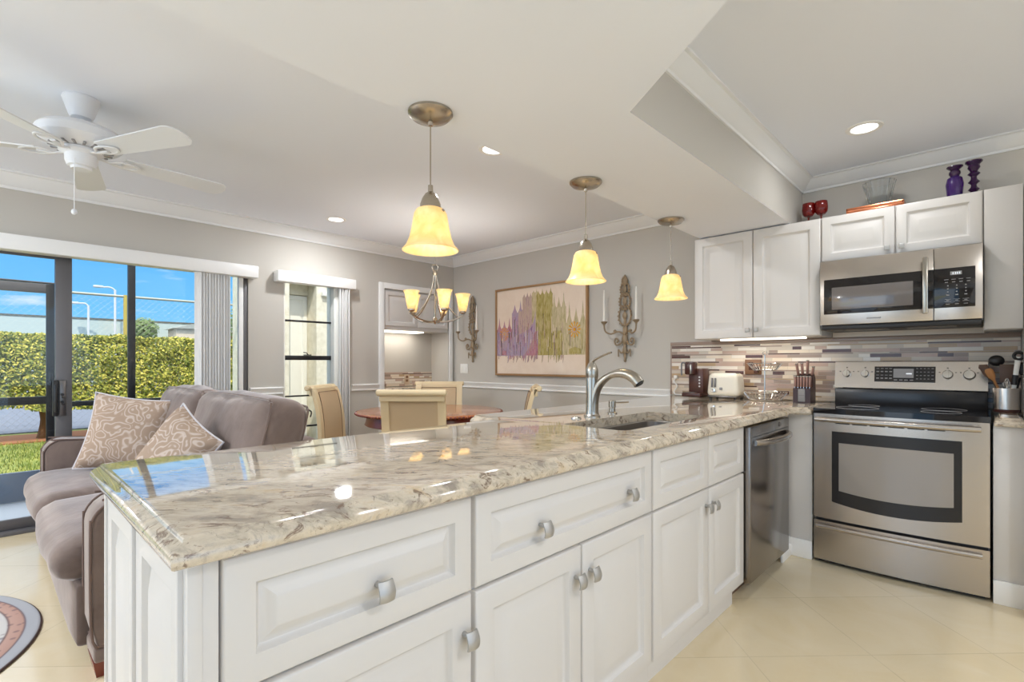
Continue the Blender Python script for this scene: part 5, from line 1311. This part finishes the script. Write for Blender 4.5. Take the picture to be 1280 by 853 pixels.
# hedge
hg = thing('hedge', 'tall clipped yellow-green hedge beyond the lawn', 'hedge', (-11.5, 1.5, -.08))
lm = MB(); rn_ = random.Random(4)
def leaf_(p, n_, s):
    n_ = n_.normalized(); a = n_.cross(Vector((rn_.uniform(-1, 1), rn_.uniform(-1, 1), rn_.uniform(-1, 1)))).normalized(); b_ = n_.cross(a)
    lm.add([p-a*s, p+b_*s*.5+n_*s*.1, p+a*s, p-b_*s*.5+n_*s*.1], [(0, 1, 2, 3)])
NL = 64000
for i in range(NL):
    y = rn_.uniform(-2.2, 5.2); q = rn_.random()
    ztop = 1.66+.035*noise.noise(Vector((y*2.2, 0, 3)))+.03*noise.noise(Vector((y*7, 1, 3)))
    zbot = .42+.13*noise.noise(Vector((y*1.7, 5, 0)))
    if q < .62:
        z = zbot+(ztop-zbot)*rn_.random(); dp = abs(rn_.gauss(0, .13)); x = -10.95-dp-.10*noise.noise(Vector((y*3, z*3, 0)))-.06*max(0, (z-1.45)/.2); n_ = Vector((1, rn_.uniform(-.8, .8), rn_.uniform(-.3, 1.1)))
    elif q < .76:
        x = -11.0-1.0*rn_.random(); z = ztop-abs(rn_.gauss(0, .06)); n_ = Vector((rn_.uniform(-.3, .8), rn_.uniform(-.6, .6), 1))
    else:
        x = -11.0-1.0*rn_.random(); z = zbot+(ztop-zbot)*rn_.random(); n_ = Vector((1, rn_.uniform(-.5, .5), .3))
    leaf_(Vector((x, y, z)), n_, rn_.uniform(.018, .036))
lm.build('foliage', 'hedge_leaf', hg)
for y in (-1.4, -.4, .58, 1.5, 2.5, 3.4, 4.4):
    a = MB(); y_ = y+rn_.uniform(-.1, .1); a.tube(smooth_path([(-11.45, y_, -.08), (-11.42, y_+.03, .25), (-11.45, y_-.02, .6), (-11.5, y_, 1.1)], 4), [.085, .075, .07, .065, .06, .06, .055, .055, .05, .05, .04, .04, .03], 8); a.tube([(-11.42, y_+.03, .22), (-11.35, y_+.18, .55), (-11.4, y_+.3, .95)], [.045, .035, .02], 7); a.build('trunk', 'trunk_bark', hg)
# chain-link court fence behind the hedge
FX = -12.4
fc_ = thing('chain_link_fence', 'tall galvanised chain-link fence rising behind the hedge', 'fence', (FX, 1.5, -.08))
for y, mt in ((-1.1, 'galvanised'), (1.93, 'yellow_post'), (4.96, 'galvanised')):
    MB().cyl((FX, y, -.08), (FX, y, 2.53), .035, n=12).build('post', mt, fc_)
MB().cyl((FX, -3, 2.50), (FX, 6, 2.50), .024, n=10).build('top_rail', 'galvanised', fc_)
wr_ = MB(); s0 = .11
for i in range(110):
    y = -5+i*s0
    for sg in (1, -1):
        a, b_ = (y, -.05), (y+sg*2.5, 2.47)
        wr_.tube([(FX+.03, a[0], a[1]), (FX+.03, b_[0], b_[1])], .0011, 3, cap=False)
wr_.build('wire_mesh', 'galvanised', fc_)
# far side of the courts
wf = thing('windscreen_fence', 'pale fence screen with dark upper edge across the tennis courts', 'fence', (-40, 5, 0))
MB().box(-40.05, -40, -12, 24, -.08, 3.86).build('screen', 'windscreen', wf); MB().box(-40.07, -39.98, -12, 24, 3.86, 3.98).build('upper_edge', 'windscreen_edge', wf)
def lamp_post(y, x, ztop, arm, label):
    p = thing('court_light', label, 'light pole', (x, y, 0), 0, 'court lights beyond the fence')
    MB().tube([(x, y, -.08), (x, y, ztop)], .06, 10).build('pole', 'lamp_metal', p)
    MB().tube(smooth_path([(x, y, ztop-.05), (x, y-arm*.3, ztop+.12), (x, y-arm*.9, ztop+.10)], 5), .045, 8).build('arm', 'lamp_metal', p)
    MB().box(x-.15, x+.15, y-arm*1.45, y-arm*.8, ztop+.06, ztop+.18, .03).build('lamp_head', 'lamp_metal', p)
lamp_post(5.56, -39, 5.70, .72, 'taller court light pole with arm in the sky between door frames'); lamp_post(4.30, -39, 4.62, .55, 'shorter court light pole just right of the wide door frame')
bt_ = thing('court_building', 'low tan building peeking over the hedge beyond the fence', 'building', (-38, 9, 0))
MB().box(-38.5, -36.5, 8.2, 12.5, 0, 3.35).build('wall', 'building_tan', bt_); MB().prism([(8.0, 3.35), (12.7, 3.35), (12.2, 3.65), (9.0, 3.65)], -38.7, -36.3, lambda u, v, a: (a, u, v)).build('roof', 'galvanised', bt_)
def round_tree(name, label, c, r, n_, sz=.12, tr=True):
    t_ = thing(name, label, 'tree', (c[0], c[1], 0)); mb = MB(); global lm
    lm = mb
    for i in range(n_):
        d = Vector((rn_.gauss(0, 1), rn_.gauss(0, 1), rn_.gauss(0, 1))).normalized(); p = Vector(c)+Vector((d.x*r[0], d.y*r[1], d.z*r[2]))*rn_.uniform(.6, 1); leaf_(p, d+Vector((.4, 0, .4)), sz*rn_.uniform(.6, 1.2))
    mb.build('crown', 'tree_leaf', t_); MB().cyl((c[0], c[1], -.08), (c[0], c[1], c[2]), .09, .05, n=8).build('trunk', 'trunk_bark', t_)
round_tree('shrub_tree', 'round dark tree behind the fence post', (-38, 6.9, 3.3), (.75, .75, .75), 900)
round_tree('thin_tree', 'thin feathery tree visible between blinds and door jamb', (-20, 6.2, 2.3), (.25, .25, .9), 500, .07)
